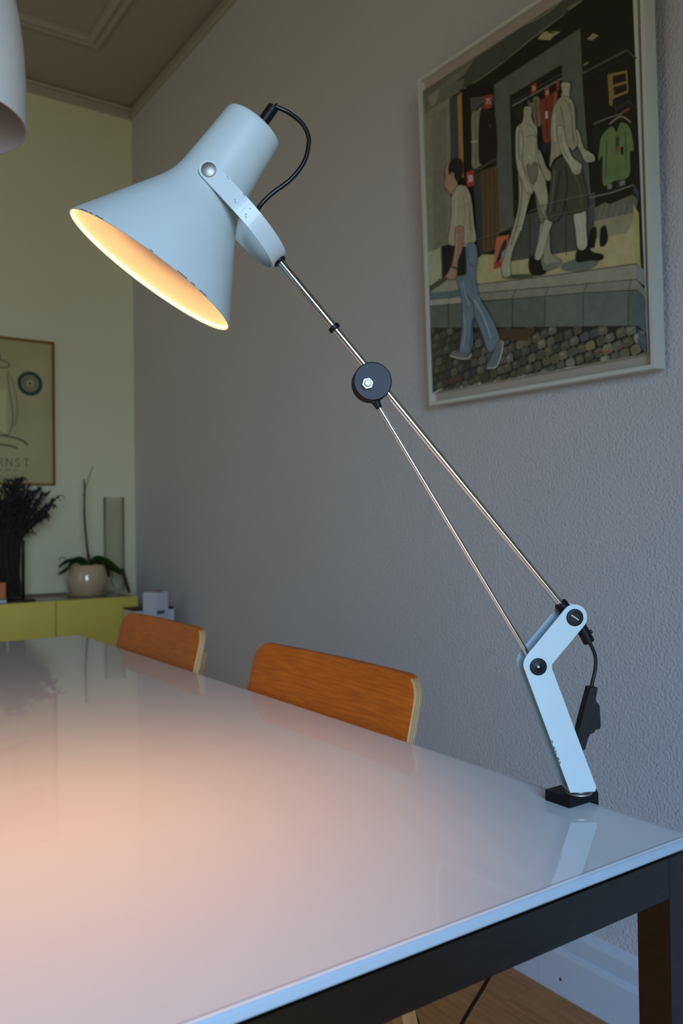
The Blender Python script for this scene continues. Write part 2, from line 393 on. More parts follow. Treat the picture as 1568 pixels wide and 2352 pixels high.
# bracket of two bent plates and the strip that joins them at the foot
brk = [mm(-5.4, 14.0), mm(18.2, 14.0), mm(19.2, 18.0), mm(-20.6, 127.4), mm(-20.6, 131)]
brk += [mm(*p) for p in arc(1.6, 173.4, 11.9, -36, 142, 18)]
brk += [mm(-44.6, 139.2)]+[mm(*p) for p in arc(-37, 131.5, 10.2, 150, 198, 6)]
for y0, y1, nm in ((-.0112, -.0096, 'front_bracket_plate'), (.0096, .0112, 'rear_bracket_plate')):
    bm = bmesh.new(); prism(bm, brk, y0, y1); bm_obj(nm, bm, M['lamp_white'], lamp, 35, .0004, 1)
boxo('bracket_foot', (-.0050, .0178, -.0097, .0097, .0134, .0150), M['lamp_white'], lamp, .0004, 1)
random.seed(3)
bm = bmesh.new()
for i in range(9):                       # flaked paint along the left edge of the front plate
    s = i/8; zz = 62-s*20+random.uniform(-1, 1); xx = -46.8+ (132-zz)*.352+.15
    box(bm, (xx-.25)/1000, (xx+random.uniform(.2, .9))/1000, -.01128, -.0100, (zz-random.uniform(.6, 1.6))/1000, (zz+random.uniform(.3, 1.2))/1000)
bm_obj('paint_chip', bm, M['chip'], lamp, kind='stuff')
for nm, cx, cz in (('pivot_cap', 1.6, 173.4), ('elbow_cap', -33.6, 129.5)):
    bm = bmesh.new(); lathe([(.0001, -.0105), (.0066, -.0105), (.0078, -.0112), (.0078, -.0126), (.0070, -.0132), (.0056, -.0130), (.0052, -.0118), (.0030, -.0118), (.0024, -.0122), (.0001, -.0122)], 32, bm)
    for v in bm.verts: v.co = Vector((v.co.x+cx/1000, v.co.z, v.co.y+cz/1000))
    c = bm_obj(nm, bm, M['black'], lamp, 50)
    bm = bmesh.new()
    if nm == 'pivot_cap':
        cyl(bm, (cx/1000, -.0118, cz/1000), (cx/1000, -.0124, cz/1000), .0046, 20)
        bm_obj('slotted_screw', bm, M['black'], c, 35)
        bm = bmesh.new(); box(bm, -.0043, .0043, -.01246, -.0123, -.0005, .0005)
        for v in bm.verts: v.co = Matrix.Rotation(R(35), 4, 'Y') @ v.co; v.co += Vector((cx/1000, 0, cz/1000))
        bm_obj('slot', bm, M['zinc'], c)
    else:
        cyl(bm, (cx/1000, -.0119, cz/1000), (cx/1000, -.0124, cz/1000), .0012, 12); bm_obj('pin', bm, M['zinc'], c)
    bm = bmesh.new(); cyl(bm, (cx/1000, -.0096, cz/1000), (cx/1000, .0096, cz/1000), .0070 if nm == 'pivot_cap' else .0035, 20)
    bm_obj('hub', bm, M['black'], lamp, 35)
bm = bmesh.new(); cyl(bm, (1.6/1000, .0111, .1734), (1.6/1000, .0135, .1734), .0078, 24, None, .0006); bm_obj('rear_cap', bm, M['black'], lamp, 35)
bm = bmesh.new(); cyl(bm, (-33.6/1000, .0111, .1295), (-33.6/1000, .0135, .1295), .0078, 24, None, .0006)
bm_obj('rear_cap', bm, M['black'], lamp, 35)
# arms
A0, A1 = Vector(mm(-264.5, 0, 501.2)), Vector(mm(2, 0, 173.6))
d = (A1-A0).normalized(); ringp = A0+d*.0793
bm = bmesh.new(); cyl(bm, A0, ringp, .0037, 20); bm_obj('upper_arm_tube', bm, M['chrome'], lamp, 35)
bm = bmesh.new(); cyl(bm, ringp, A1-d*.008, .0034, 20); bm_obj('arm_tube', bm, M['chrome'], lamp, 35)
bm = bmesh.new(); cyl(bm, ringp-d*.003, ringp+d*.0015, .0055, 24, None, .0008); bm_obj('collar', bm, M['black'], lamp, 35)
bm = bmesh.new(); cyl(bm, A1-d*.016, A1-d*.004, .0062, 20, None, .0008); bm_obj('arm_ferrule', bm, M['black'], lamp, 35)
bm = bmesh.new(); cyl(bm, A0-d*.003, A0+d*.003, .0062, 24, None, .001); bm_obj('yoke_grommet', bm, M['black'], lamp, 35)
DC = Vector(mm(-181.6, 0, 390.2)); NU = Vector(mm(-186.6, 0, 387.6)); EL = Vector(mm(-33.6, 0, 129.5))
bm = bmesh.new(); cyl(bm, NU, EL, .0024, 16); bm_obj('support_rod', bm, M['chrome'], lamp, 35)
sd = (EL-NU).normalized(); sp = NU+sd*.0165
bm = bmesh.new(); cyl(bm, sp, sp+sd*.0075, .0042, 16, .0028); bm_obj('rod_socket', bm, M['black'], lamp, 35)
for y0, y1 in ((-.0095, -.0018), (.0018, .0088)):
    bm = bmesh.new(); cyl(bm, DC+Vector((0, y0, 0)), DC+Vector((0, y1, 0)), .0175, 48, None, .0009); bm_obj('friction_disc', bm, M['black'], lamp, 35)
bm = bmesh.new(); cyl(bm, DC+Vector((0, -.0019, 0)), DC+Vector((0, .0019, 0)), .0163, 40); bm_obj('disc_spacer', bm, M['black'], lamp, 35)
bm = bmesh.new(); lathe([(.0052, 0), (.0058, .0008), (.0058, .0030), (.0051, .0038)], 6, bm, 0, frame_to(NU+Vector((0, -.0094, 0)), (0, -1, 0)) @ Matrix.Rotation(R(12), 4, 'Z'), True, True)
nut = bm_obj('hex_nut', bm, M['zinc'], lamp)
bm = bmesh.new(); cyl(bm, NU+Vector((0, -.009, 0)), NU+Vector((0, -.0152, 0)), .0031, 20, None, .0005); bm_obj('bolt_end', bm, M['zinc'], nut, 35)
# yoke: flat strip bent into a long U
PV = Vector(mm(-324.3, 0, 565.8)); yd = (A0-PV); YL = yd.length; yd.normalize(); yn = Vector((yd.z, 0, -yd.x))
def yoke_pt(u):                      # u in -1..1 : arm tip, bend, arm tip
    s = abs(u); sg = -1 if u < 0 else 1
    if s > .55:
        k = (s-.55)/.45; return PV+yd*(.036-k*.036)+Vector((0, -sg*.0372, 0))
    a = s/.55*math.pi/2; return PV+yd*(.036+(YL-.036)*math.cos(a))+Vector((0, -sg*.0372*math.sin(a), 0))
us = [-1+i/40 for i in range(81)]
bm = bmesh.new(); rings = []
for u in us:
    p = yoke_pt(u); tv = (yoke_pt(min(u+.01, 1))-yoke_pt(max(u-.01, -1))).normalized(); nn = tv.cross(yn).normalized()
    hw, tk = .0083, .0008
    rings.append([bm.verts.new(p+yn*a+nn*c) for a, c in ((-hw, -tk), (hw, -tk), (hw, tk), (-hw, tk))])
for a, b2 in zip(rings, rings[1:]):
    for i in range(4): bm.faces.new((a[i], a[(i+1) % 4], b2[(i+1) % 4], b2[i]))
bm.faces.new(rings[0][::-1]); bm.faces.new(rings[-1])
for sg in (-1, 1):                   # rounded ends
    c = PV+Vector((0, sg*.0372, 0)); y0 = .0008
    pts = [c-yd*(.0083*math.sin(R(t)))+yn*(.0083*math.cos(R(t))) for t in range(0, 181, 15)]
    a = [bm.verts.new(p+Vector((0, -y0, 0))) for p in pts]; b2 = [bm.verts.new(p+Vector((0, y0, 0))) for p in pts]
    for i in range(len(pts)-1): bm.faces.new((a[i], a[i+1], b2[i+1], b2[i]))
    bm.faces.new(a); bm.faces.new(b2[::-1])
yoke = bm_obj('yoke', bm, M['lamp_white'], lamp, 40)
for sg in (-1, 1):
    bm = bmesh.new(); lathe([(.0064, 0), (.0064, .0008), (.0060, .0012), (.0001, .0013)], 28, bm, 0, frame_to(PV+Vector((0, sg*.0379, 0)), (0, sg, 0)), True, False)
    bm_obj('rivet', bm, M['zinc'], yoke, 50)
random.seed(11)
bm = bmesh.new()
for s, a in ((.014, -.0078), (.016, -.0074), (.034, -.0078), (.036, -.0076), (.033, .001), (.0345, .0022), (.047, -.0035), (.048, .0024), (.0495, .004)):
    p = PV+yd*s+yn*a+Vector((0, -.0381, 0)); l = random.uniform(.0006, .0018)
    tube(bm, [p, p+yd*l*.5+yn*.0002, p+yd*l], .00022, 6)
bm_obj('paint_scratch', bm, M['chip'], yoke, kind='stuff')
# shade: turned profile about an axis pointing down and to the left
SA = Vector(mm(-285.5, 0, 622.9)); SD = Vector((-.567, 0, -.824)).normalized()
S4 = frame_to(SA, SD)
outp = [(.0001, 0), (.0255, 0), (.0272, .0006), (.0280, .0022), (.0283, .006), (.0300, .030), (.0318, .052), (.0330, .066), (.0345, .074), (.0368, .0815), (.0400, .0885), (.0445, .0965), (.0500, .106), (.0640, .1304), (.0770, .1530), (.0822, .1620), (.0832, .1638)]
inp = [(.0826, .1642), (.0816, .1637), (.0812, .1625), (.0808, .1600), (.0778, .1548), (.0630, .1312), (.0490, .107), (.0436, .0975), (.039, .0892), (.0358, .0822), (.0334, .074), (.0320, .066), (.0308, .052), (.0290, .030), (.0273, .006), (.0262, .002), (.0001, .002)]
bm = lathe(outp, 96, None, 0, S4)
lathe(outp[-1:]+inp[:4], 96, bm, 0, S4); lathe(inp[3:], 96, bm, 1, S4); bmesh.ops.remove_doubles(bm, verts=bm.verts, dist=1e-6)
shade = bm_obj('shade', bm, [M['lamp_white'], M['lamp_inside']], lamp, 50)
bm = bmesh.new(); pp = Vector((.824, 0, -.567)); rc = SA+SD*.1634
for t0, t1 in ((-46, -38), (-36, -33), (-30, -24), (26, 33), (36, 39), (43, 49), (8, 10)):   # worn enamel on the rim
    tube(bm, [rc+(Vector((0, -1, 0))*math.cos(R(t0+(t1-t0)*q/4))+pp*math.sin(R(t0+(t1-t0)*q/4)))*.08318 for q in range(5)], .00032, 6)
bm_obj('rim_wear', bm, M['chip'], shade, kind='stuff')
GA = Vector(mm(-277.0, 0, 627.5)); GD = -SD
bm = bmesh.new(); cyl(bm, GA-GD*.006, GA+GD*.0165, .0052, 24, None, .0007); bm_obj('cable_gland', bm, M['black'], lamp, 35)
bm = bmesh.new(); cyl(bm, SA+SD*.002, SA+SD*.050, .0165, 32, None, .002); bm_obj('lamp_holder', bm, M['black'], lamp, 35)
# reflector bulb: silvered body, frosted front that gives off the light
bm = lathe([(.0001, 0), (.012, 0), (.013, .012), (.016, .024), (.024, .044), (.0285, .058), (.029, .064), (.0275, .068)], 40, None, 0, frame_to(SA+SD*.046, SD))
bulb = bm_obj('reflector_bulb', bm, M['zinc'], lamp, 60)
bm = lathe([(.0275, .068), (.020, .0715), (.010, .0735), (.0001, .074)], 40, None, 0, frame_to(SA+SD*.046, SD))
bm_obj('frosted_face', bm, M['bulb'], bulb, 60)
ld = bpy.data.lights.new('bulb_beam', 'AREA'); ld.shape = 'DISK'; ld.size = .05; ld.energy = 2.45; ld.color = (1, .50, .20); ld.spread = R(152)
lo = bpy.data.objects.new('bulb_beam', ld); COL.objects.link(lo); lo.parent = lamp
lo.matrix_local = frame_to(SA+SD*.1215, -SD)
# cords
tip = GA+GD*.0155
loop = catmull([tip-GD*.006+Vector((.0015, 0, .0)), tip+Vector((.0035, 0, .0018)), mm(-264.5, 0, 641.0), mm(-254.5, 1, 637.3), mm(-243.3, 1, 628.9), mm(-237.6, 1, 620.0), mm(-236.0, 1, 610.0), mm(-240.3, 1, 592.4), mm(-252.4, 1, 576.2), mm(-269.5, 1, 562.6), mm(-279.5, 1, 552.6), mm(-284.0, 0, 543.6), mm(-283, 0, 530), mm(-273, 0, 511.5), A0-d*.001], 8)
bm = bmesh.new(); tube(bm, loop, .00205, 12); bm_obj('cord', bm, M['cord'], lamp, 60)
g2, g2e = Vector(mm(7, 0, 172)), Vector(mm(19.6, 0, 148.6)); gd = (g2e-g2).normalized()
bm = bmesh.new(); cyl(bm, g2, g2e, .0054, 24, None, .0007); gl = bm_obj('lower_cable_gland', bm, M['black'], lamp, 35)
bm = bmesh.new(); sdv = Vector((-gd.z, 0, gd.x)); sq = g2e-gd*.0085+Vector((0, -.002, 0)); cyl(bm, sq+sdv*.0040, sq+sdv*.0066, .0018, 14); bm_obj('gland_screw', bm, M['black'], gl, 35)
lc = catmull([g2e-gd*.002, mm(22.3, 0, 143.5), mm(25.2, 0, 134.5), mm(24.8, 0, 124.0), mm(21.8, 0, 111), mm(20.4, 0, 104)], 6)
bm = bmesh.new(); tube(bm, lc, .0017, 10); bm_obj('switch_cord', bm, M['cord'], lamp, 60)
sw = [mm(*p) for p in ((17.6, 107.6), (24.6, 107.4), (22.3, 96.5), (23.6, 93.8), (26.0, 91.2), (26.4, 84), (26.8, 71.5), (25.8, 69.6), (21.2, 68.6), (20.4, 66.2), (16.4, 65.0), (14.2, 60.5), (11.4, 50.8), (9.2, 51.2), (5.0, 63), (8.8, 78))]
bm = bmesh.new(); prism(bm, sw, -.0058, .0058); s_o = bm_obj('cord_switch', bm, M['black'], lamp, 35, .0008, 2)
bm = bmesh.new(); prism(bm, [mm(*p) for p in ((22.6, 95.5), (26.9, 90.8), (27.4, 71.5), (24, 70), (22.5, 82))], -.003, .003); bm_obj('rocker', bm, M['black'], s_o, 35, .0006, 1)
WM = Matrix.Translation((.612, .522, .740)) @ Matrix.Rotation(-LA, 4, 'Z'); WI = WM.inverted()
drop = [WM @ Vector(mm(10.6, 0, 54)), WM @ Vector(mm(9, 8, 30)), Vector((.648, .552, .742)), Vector((.654, .60, .66)), Vector((.659, .655, .55)), Vector((.660, .688, .489)), Vector((.660, .730, .422)), Vector((.665, .80, .30)), Vector((.71, .92, .12)), Vector((.82, 1.06, .006)), Vector((1.02, 1.22, .003)), Vector((1.26, 1.75, .003)), Vector((1.36, 2.1, .003))]
bm = bmesh.new(); tube(bm, [WI @ p for p in catmull(drop, 8)], .0023, 10); bm_obj('mains_cord', bm, M['cord'], lamp, 60)

# ------------------------------------------------------------------ framed painting, hung leaning out at the top
PO = Vector((1.351, 1.57992, 1.29540))
PU, PV_, PN = Vector((.000693, -.999857, -.016873)), Vector((-.041035, -.016887, .999015)), Vector((-.999157, 0, -.041041))
pic = empty('framed_painting', (0, 0, 0), 0, 'framed street painting of a walking man and shop-window mannequins in a deep white frame', 'painting')
pic.matrix_world = Matrix(((PU.x, -PN.x, PV_.x, PO.x), (PU.y, -PN.y, PV_.y, PO.y), (PU.z, -PN.z, PV_.z, PO.z), (0, 0, 0, 1)))
PW, PH, FD, FB = .640, .8024, .0335, .008
def bar(p0, p1, q0, q1): boxo('frame_bar', (p0, p1, 0, FD, q0, q1), M['frame_white'], pic, .0008, 1)
bar(0, FB, 0, PH); bar(PW-FB, PW, 0, PH); bar(FB+.0001, PW-FB-.0001, 0, FB); bar(FB+.0001, PW-FB-.0001, PH-FB, PH)
boxo('backing_board', (FB, PW-FB, .016, .021, FB, PH-FB), M['backing'], pic)
CX, CY, CW, CH = .010, .030, .612, .742
boxo('stretched_canvas', (CX, CX+CW, .0062, .0159, CY, CY+CH), M['frame_white'], pic, .0006, 1)
PAINT = """
20 20 10 8 3708 3009 3708 3058 2 2 37
108 106 84 8 3702 490 3616 517 3397 459 2710 431 1731 2 1737
98 96 75 156 3352 420 3353 361 1729 119 1750
92 90 70 8 3702 2229 3708 3009 3708 3009 3627 2227 3659 1599 3708 732 3554 13 3494
84 84 66 16 3601 732 3554 770 3416 497 3436 33 3422
112 110 88 119 3592 132 3599 152 3603 175 3604 198 3603 218 3604 237 3606 255 3610 272 3612 285 3611 293 3605 294 3590 290 3568 282 3543 272 3520 262 3501 251 3487 237 3474 223 3463 208 3457 194 3454 180 3457 166 3464 152 3474 140 3487 131 3501 123 3518 117 3538 113 3559 113 3578
56 59 46 696 3446 780 3614 930 3689 1600 3708 2229 3708 3009 3708 3007 3587 2446 3575 1743 3511 1018 3431
112 110 90 1525 3708 1566 3708 1624 3708 1690 3705 1753 3691 1815 3684 1878 3680 1940 3679 1998 3679 2053 3683 2108 3690 2154 3697 2186 3702 2179 3708 2147 3708 2101 3701 2047 3694 1991 3690 1934 3689 1873 3691 1809 3695 1749 3702 1686 3708 1622 3708 1564 3708 1523 3708
92 90 60 2236 3605 2469 3593 2576 3586 2565 3567 2291 3556
20 20 9 771 3431 1018 3431 1743 3515 2447 3578 3007 3587 3032 818 3002 792 1277 1250 705 2419
100 98 72 877 3427 1022 3425 1382 3454 1747 3509 2226 3553 2219 3563 1739 3520 1375 3465 1014 3437 870 3438
40 38 28 22 3661 652 3699 1179 3708 1607 3708 1602 3708 1174 3708 646 3706 17 3669
40 38 28 20 3623 680 3666 1206 3708 1200 3708 675 3673 14 3631
128 126 74 1853 3475 1927 3513 1987 3496 2161 3409 2066 3406 2018 3390
40 40 20 1987 3496 2090 3436 2069 3431 2005 3469
122 118 66 2479 3182 2557 3208 2623 3153 2542 3143
110 108 66 2429 2962 2488 2965 2487 2943 2435 2942
146 134 82 895 1485 1492 1312 2498 1264 2514 1408 2983 1346 3018 813 2070 941 819 1117
140 136 102 2 1737 431 1731 896 1505 878 1124 9 1255
122 118 94 45 1291 373 1344 880 1164 873 1023 20 1144
72 77 62 1207 3275 2404 3326 2415 2762 2487 1250 2131 1311 2157 3077 1440 3058 1434 1655 1218 1634
18 18 14 1435 3060 2162 3080 2154 1576 1437 1712
60 62 53 1438 1732 1983 1700 2524 1675 2499 1133 2126 1186 1438 1272 1359 1288
25 26 22 1660 1742 1645 1273 1655 1270 1670 1739
25 26 22 2150 1595 2136 1147 2145 1145 2159 1593
15 13 10 660 3451 1208 3295 1217 1599 835 1440 671 2347
46 58 54 481 3436 621 3399 632 2649 468 2696
140 100 18 615 3398 689 3409 681 2426 610 2450
62 64 52 832 3289 1196 3168 1197 3070 835 3115
22 20 15 842 3095 1038 3126 1215 3084 1210 3103 1027 3147 826 3115
112 104 72 842 3092 858 3113 879 3117 903 3112 926 3103 945 3098 960 3104 975 3117 988 3126 997 3117 1001 3079 998 2997 989 2877 977 2743 966 2621 960 2534 963 2491 971 2473 980 2472 984 2477 978 2478 956 2472 923 2464 885 2461 851 2468 827 2490 818 2530 817 2586 821 2651 827 2719 830 2783 831 2848 830 2920 831 2989 834 3049
80 74 50 892 3062 892 2760 874 2504 888 2499 906 2755 906 3057
150 142 108 820 2779 943 2743 941 2760 818 2795
30 13 11 971 3051 981 3075 992 3085 1004 3084 1016 3080 1030 3078 1044 3077 1059 3075 1075 3070 1091 3063 1107 3053 1125 3040 1143 3024 1162 3006 1179 2985 1192 2964 1203 2944 1211 2926 1217 2905 1222 2876 1225 2834 1228 2769 1230 2685 1231 2596 1227 2517 1216 2465 1196 2444 1167 2445 1135 2459 1102 2475 1072 2485 1044 2485 1014 2481 986 2478 962 2482 944 2500 934 2533 929 2578 929 2631 930 2688 933 2745 937 2807 944 2877 952 2946 961 3007
60 58 52 1116 2876 1143 2865 1142 2830 1114 2841
54 54 45 847 2423 1204 2450 1189 2474 832 2447
46 46 39 838 2405 969 2407 952 1471 858 1444
76 56 22 955 2412 1226 2383 1211 1473 953 1480
52 38 14 1019 2414 999 1519 1013 1515 1033 2409
52 38 14 1089 2390 1069 1500 1083 1497 1102 2386
52 38 14 1157 2367 1138 1482 1152 1479 1171 2362
142 22 22 1048 3216 1162 3192 1163 3043 1057 3065
190 170 150 1081 3163 1103 3163 1101 3140 1071 3122 1108 3108 1107 3116 1082 3119 1111 3133 1111 3165 1077 3172
190 170 150 1147 3157 1119 3161 1118 3134 1140 3120 1141 3104 1119 3107 1123 3098 1151 3097 1149 3121 1127 3134 1128 3153 1150 3148
150 20 22 723 2474 844 2464 844 2291 729 2294
200 175 160 748 2420 770 2420 750 2399 770 2373 744 2355 756 2346 785 2367 765 2395 784 2418 746 2430
200 175 160 793 2416 810 2403 811 2354 802 2347 793 2366 795 2404 804 2414 791 2423 781 2410 779 2369 797 2338 825 2347 824 2401 802 2421
48 46 38 1494 2963 1724 2972 2158 2980 2149 2997 1715 2989 1483 2980
92 92 80 1476 2927 2168 2931 2158 2949 1466 2946
34 30 14 1491 2904 1616 2920 1623 2794 1556 2744
94 86 58 1691 2899 1698 2910 1712 2913 1730 2912 1749 2908 1766 2905 1783 2904 1800 2902 1817 2899 1832 2893 1844 2882 1852 2867 1857 2848 1860 2825 1862 2800 1864 2773 1868 2740 1874 2701 1878 2662 1880 2627 1876 2602 1866 2587 1850 2578 1831 2576 1813 2580 1797 2591 1786 2612 1775 2641 1766 2676 1757 2712 1747 2745 1734 2778 1719 2813 1704 2848 1694 2877
60 55 35 1796 2874 1809 2609 1821 2605 1808 2870
12 12 10 1693 2939 1772 2921 1764 2859 1715 2870
112 36 16 1856 2822 1869 2838 1887 2840 1910 2835 1934 2828 1958 2826 1986 2832 2017 2841 2048 2849 2075 2851 2092 2844 2098 2826 2096 2801 2090 2769 2080 2732 2071 2690 2063 2637 2053 2572 2041 2505 2028 2446 2012 2404 1993 2380 1969 2368 1944 2366 1921 2374 1904 2389 1892 2414 1884 2450 1879 2494 1875 2540 1871 2586 1865 2634 1858 2688 1853 2742 1852 2789
150 70 20 2067 2837 2033 2706 2010 2606 2031 2596 2054 2695 2087 2826
60 18 8 1939 2816 1934 2414 1948 2409 1953 2810
170 160 140 1929 2695 1960 2689 1957 2617 1930 2621
24 30 40 1862 2382 1982 2360 1935 2263 1876 2307
138 22 22 1747 3043 1817 3040 1815 2934 1748 2942
185 150 130 1762 3016 1772 3018 1771 2999 1755 2980 1776 2971 1775 2977 1762 2978 1778 2995 1778 3019 1759 3022
185 150 130 1786 3013 1796 3007 1797 2975 1791 2971 1788 2993 1791 3014 1784 3017 1780 2996 1785 2970 1804 2971 1803 3006 1789 3017
138 22 22 1929 2925 1986 2926 1984 2821 1929 2825
185 150 130 1941 2899 1951 2901 1950 2882 1934 2864 1955 2854 1954 2860 1941 2861 1956 2878 1957 2902 1938 2905
185 150 130 1964 2896 1974 2890 1975 2858 1969 2855 1966 2876 1969 2897 1962 2900 1959 2879 1964 2854 1982 2855 1981 2889 1967 2900
138 22 22 2086 2936 2122 2947 2120 2843 2087 2839
62 62 44 2425 2866 2942 2857 3023 2744 3041 2751 2936 2880 2413 2891
38 38 28 2437 2818 2928 2798 2924 2807 2432 2828
120 95 22 2722 2734 2932 2684 2940 2473 2754 2483
24 20 8 2762 2700 2912 2665 2921 2590 2769 2615
24 20 8 2772 2590 2920 2565 2925 2496 2777 2511
110 88 20 2712 2738 2773 2728 2757 2414 2722 2445
45 45 32 2788 2688 2775 2238 2783 2235 2796 2685
40 40 28 2781 2388 2942 2406 3017 2310 3016 2286 2937 2375 2780 2354
120 45 20 2855 2299 2949 2312 2937 2334 2843 2321
78 78 62 2532 2324 2700 2319 2861 2298 2856 2315 2694 2336 2525 2341
22 30 18 2526 2282 2600 2271 2581 2037 2527 2021
82 100 46 2624 2184 2651 2205 2684 2220 2718 2229 2744 2229 2761 2216 2773 2191 2782 2166 2793 2155 2805 2167 2817 2192 2830 2217 2846 2228 2867 2220 2893 2202 2917 2178 2937 2151 2950 2120 2959 2084 2966 2047 2971 2014 2975 1984 2977 1955 2976 1931 2973 1913 2966 1910 2956 1919 2945 1923 2936 1910 2934 1867 2936 1804 2934 1741 2920 1699 2889 1685 2846 1689 2799 1699 2756 1706 2717 1702 2678 1693 2645 1692 2621 1713 2614 1769 2618 1852 2625 1933 2625 1986 2616 1998 2601 1985 2587 1965 2578 1960 2575 1974 2576 1996 2580 2024 2586 2052 2591 2085 2598 2121 2608 2157
58 74 32 2670 2125 2647 1773 2663 1767 2687 2118
58 74 32 2886 2128 2883 1761 2895 1758 2898 2124
105 95 70 2721 2252 2746 2260 2781 2271 2818 2279 2848 2277 2875 2261 2905 2232 2932 2202 2951 2180 2964 2188 2945 2209 2917 2241 2884 2272 2847 2294 2809 2297 2769 2289 2733 2278 2708 2270
26 34 44 2783 2117 2821 2111 2818 2016 2780 2023
130 28 30 2778 2024 2818 2016 2812 1974 2774 1985
14 18 14 2837 1996 2867 1993 2861 1920 2837 1924
96 98 92 2673 1696 2724 1688 2725 1645 2673 1651
96 98 92 2812 1684 2872 1678 2870 1632 2810 1634
74 76 64 2801 2194 2785 1626 2791 1624 2807 2192
96 96 82 2438 1635 2713 1600 2974 1592 2970 1605 2709 1613 2435 1648
52 58 60 2963 1610 3023 1516 3021 1450 2969 1525
84 84 66 2508 1520 2646 1536 2687 1503 2949 1514 3010 1450 2982 1338 2513 1391
112 112 92 2601 1530 2550 1407 2556 1404 2607 1527
112 112 92 2663 1511 2612 1389 2618 1385 2669 1508
112 112 92 2735 1489 2685 1367 2691 1364 2740 1486
112 112 92 2795 1470 2746 1349 2752 1346 2801 1467
112 112 92 2865 1449 2816 1329 2822 1326 2871 1446
112 112 92 2924 1431 2876 1311 2882 1308 2929 1428
118 112 78 2503 1394 2982 1338 2878 1176 2503 1219
138 134 108 2987 1321 2891 1175 2653 1199 2655 1191 2897 1167 2996 1315
134 132 52 2954 1421 3013 1320 3015 822 2969 850
14 13 11 2450 1313 2461 1325 2474 1333 2488 1338 2501 1340 2511 1339 2519 1334 2524 1326 2527 1316 2530 1303 2531 1290 2531 1275 2530 1258 2527 1240 2523 1222 2519 1206 2514 1190 2509 1175 2502 1160 2495 1148 2487 1141 2476 1140 2464 1143 2451 1149 2440 1156 2431 1163 2426 1168 2423 1172 2422 1177 2422 1184 2424 1197 2426 1216 2430 1241 2435 1269 2442 1294
14 13 11 2578 1294 2585 1308 2594 1316 2604 1319 2613 1320 2621 1320 2627 1319 2633 1317 2637 1312 2641 1304 2645 1292 2650 1274 2655 1249 2659 1222 2661 1197 2660 1176 2655 1160 2646 1146 2636 1135 2625 1126 2614 1121 2602 1119 2589 1120 2577 1124 2566 1132 2560 1146 2558 1170 2561 1202 2565 1238 2572 1270
166 76 22 1170 1602 1362 1579 1327 1393 1228 1261 1106 1256
150 30 20 1121 1328 1239 1318 1223 1259 1106 1256
26 34 44 1290 1540 1302 1544 1312 1542 1320 1535 1325 1524 1327 1511 1324 1494 1317 1472 1308 1449 1296 1425 1284 1405 1269 1386 1251 1369 1232 1352 1214 1338 1198 1328 1184 1320 1171 1315 1159 1312 1151 1314 1148 1321 1152 1334 1161 1354 1174 1378 1188 1402 1203 1426 1219 1450 1238 1478 1257 1504 1275 1526
120 124 124 1252 1413 1302 1439 1271 1369 1226 1341
122 116 94 821 1157 2972 866 2964 715 816 1052
70 88 88 8 1234 581 1150 576 1063 3 1143
50 48 36 821 1148 2071 968 2972 855 2971 864 2070 977 820 1158
102 108 100 2972 866 3052 780 3058 629 2964 715
106 104 86 758 1073 2964 718 3058 592 3058 507 2968 613 753 978
130 126 106 4 1147 902 1017 898 941 2 1078
74 78 66 2 1078 869 953 2976 612 2968 279 2 805
84 86 74 1848 796 2343 721 2326 389 1830 474
82 85 74 2348 720 2870 632 2862 299 2328 389
62 78 80 2972 613 3058 524 3058 180 2968 279
30 30 24 338 1044 320 760 333 757 351 1041
30 30 24 1379 898 1361 566 1372 564 1389 895
30 30 24 1841 797 1825 479 1835 477 1851 795
30 30 24 2338 690 2324 386 2333 384 2347 688
30 30 24 2866 575 2854 287 2862 286 2874 574
40 38 30 350 1068 405 1145 396 1150 342 1072
40 38 30 1387 886 1449 968 1442 972 1380 890
40 38 30 1850 805 1904 892 1898 895 1843 809
40 38 30 2346 718 2403 807 2397 811 2340 722
40 38 30 2875 626 2914 722 2909 725 2869 629
30 30 24 2 1074 898 937 2344 721 2968 610 3058 509 3058 513 2969 617 2343 728 898 945 2 1082
40 40 32 2962 712 3058 620 3058 624 2966 717
40 40 32 816 1048 2964 711 2964 718 815 1056
30 28 21 2 809 2972 278 3058 176 3058 2 2 37
61 57 41 60 3 86 3 162 3 175 3 163 6 137 22 65 3 50 3
77 71 51 76 3 89 3 127 3 134 3 127 3 115 3 78 3 71 3
43 42 34 2 22 2 9 77 24 88 49 71 97 48 109 2 93 2 72
54 52 42 2 57 2 52 40 58 46 67 37 83 25 88 2 82 2 74
48 44 30 2 126 23 112 104 122 109 151 99 199 75 213 5 202 2 177
60 55 37 17 160 28 155 68 159 71 169 66 186 54 191 19 187 12 178
57 55 44 2 317 2 304 58 316 71 340 58 391 33 404 2 392 2 366
71 69 56 2 351 2 346 23 351 29 359 23 376 11 381 2 377 2 368
62 57 38 171 3 192 3 270 3 284 3 272 25 240 42 173 25 152 3
77 71 48 185 3 196 3 235 3 241 3 235 11 220 17 186 11 176 3
67 65 53 84 42 103 33 183 45 198 69 181 113 159 130 86 110 66 88
84 81 66 99 76 108 72 148 77 156 85 147 101 136 107 100 100 90 92
47 45 36 117 143 136 125 217 136 232 167 214 216 190 232 117 220 105 191
58 57 46 132 177 142 170 182 174 190 185 181 202 169 208 132 204 126 193
66 60 40 32 238 58 226 135 237 143 262 131 305 111 323 38 305 22 284
82 75 50 49 270 62 266 101 270 105 279 98 294 89 300 52 294 44 287
73 69 57 79 334 103 324 182 337 195 359 181 410 157 424 84 410 69 385
55 51 36 2 428 18 411 99 428 107 453 98 505 70 524 2 501 2 478
68 63 45 13 462 23 456 63 462 67 471 63 489 48 496 14 488 3 480
63 57 38 28 539 41 526 126 536 139 561 120 605 96 625 27 604 9 582
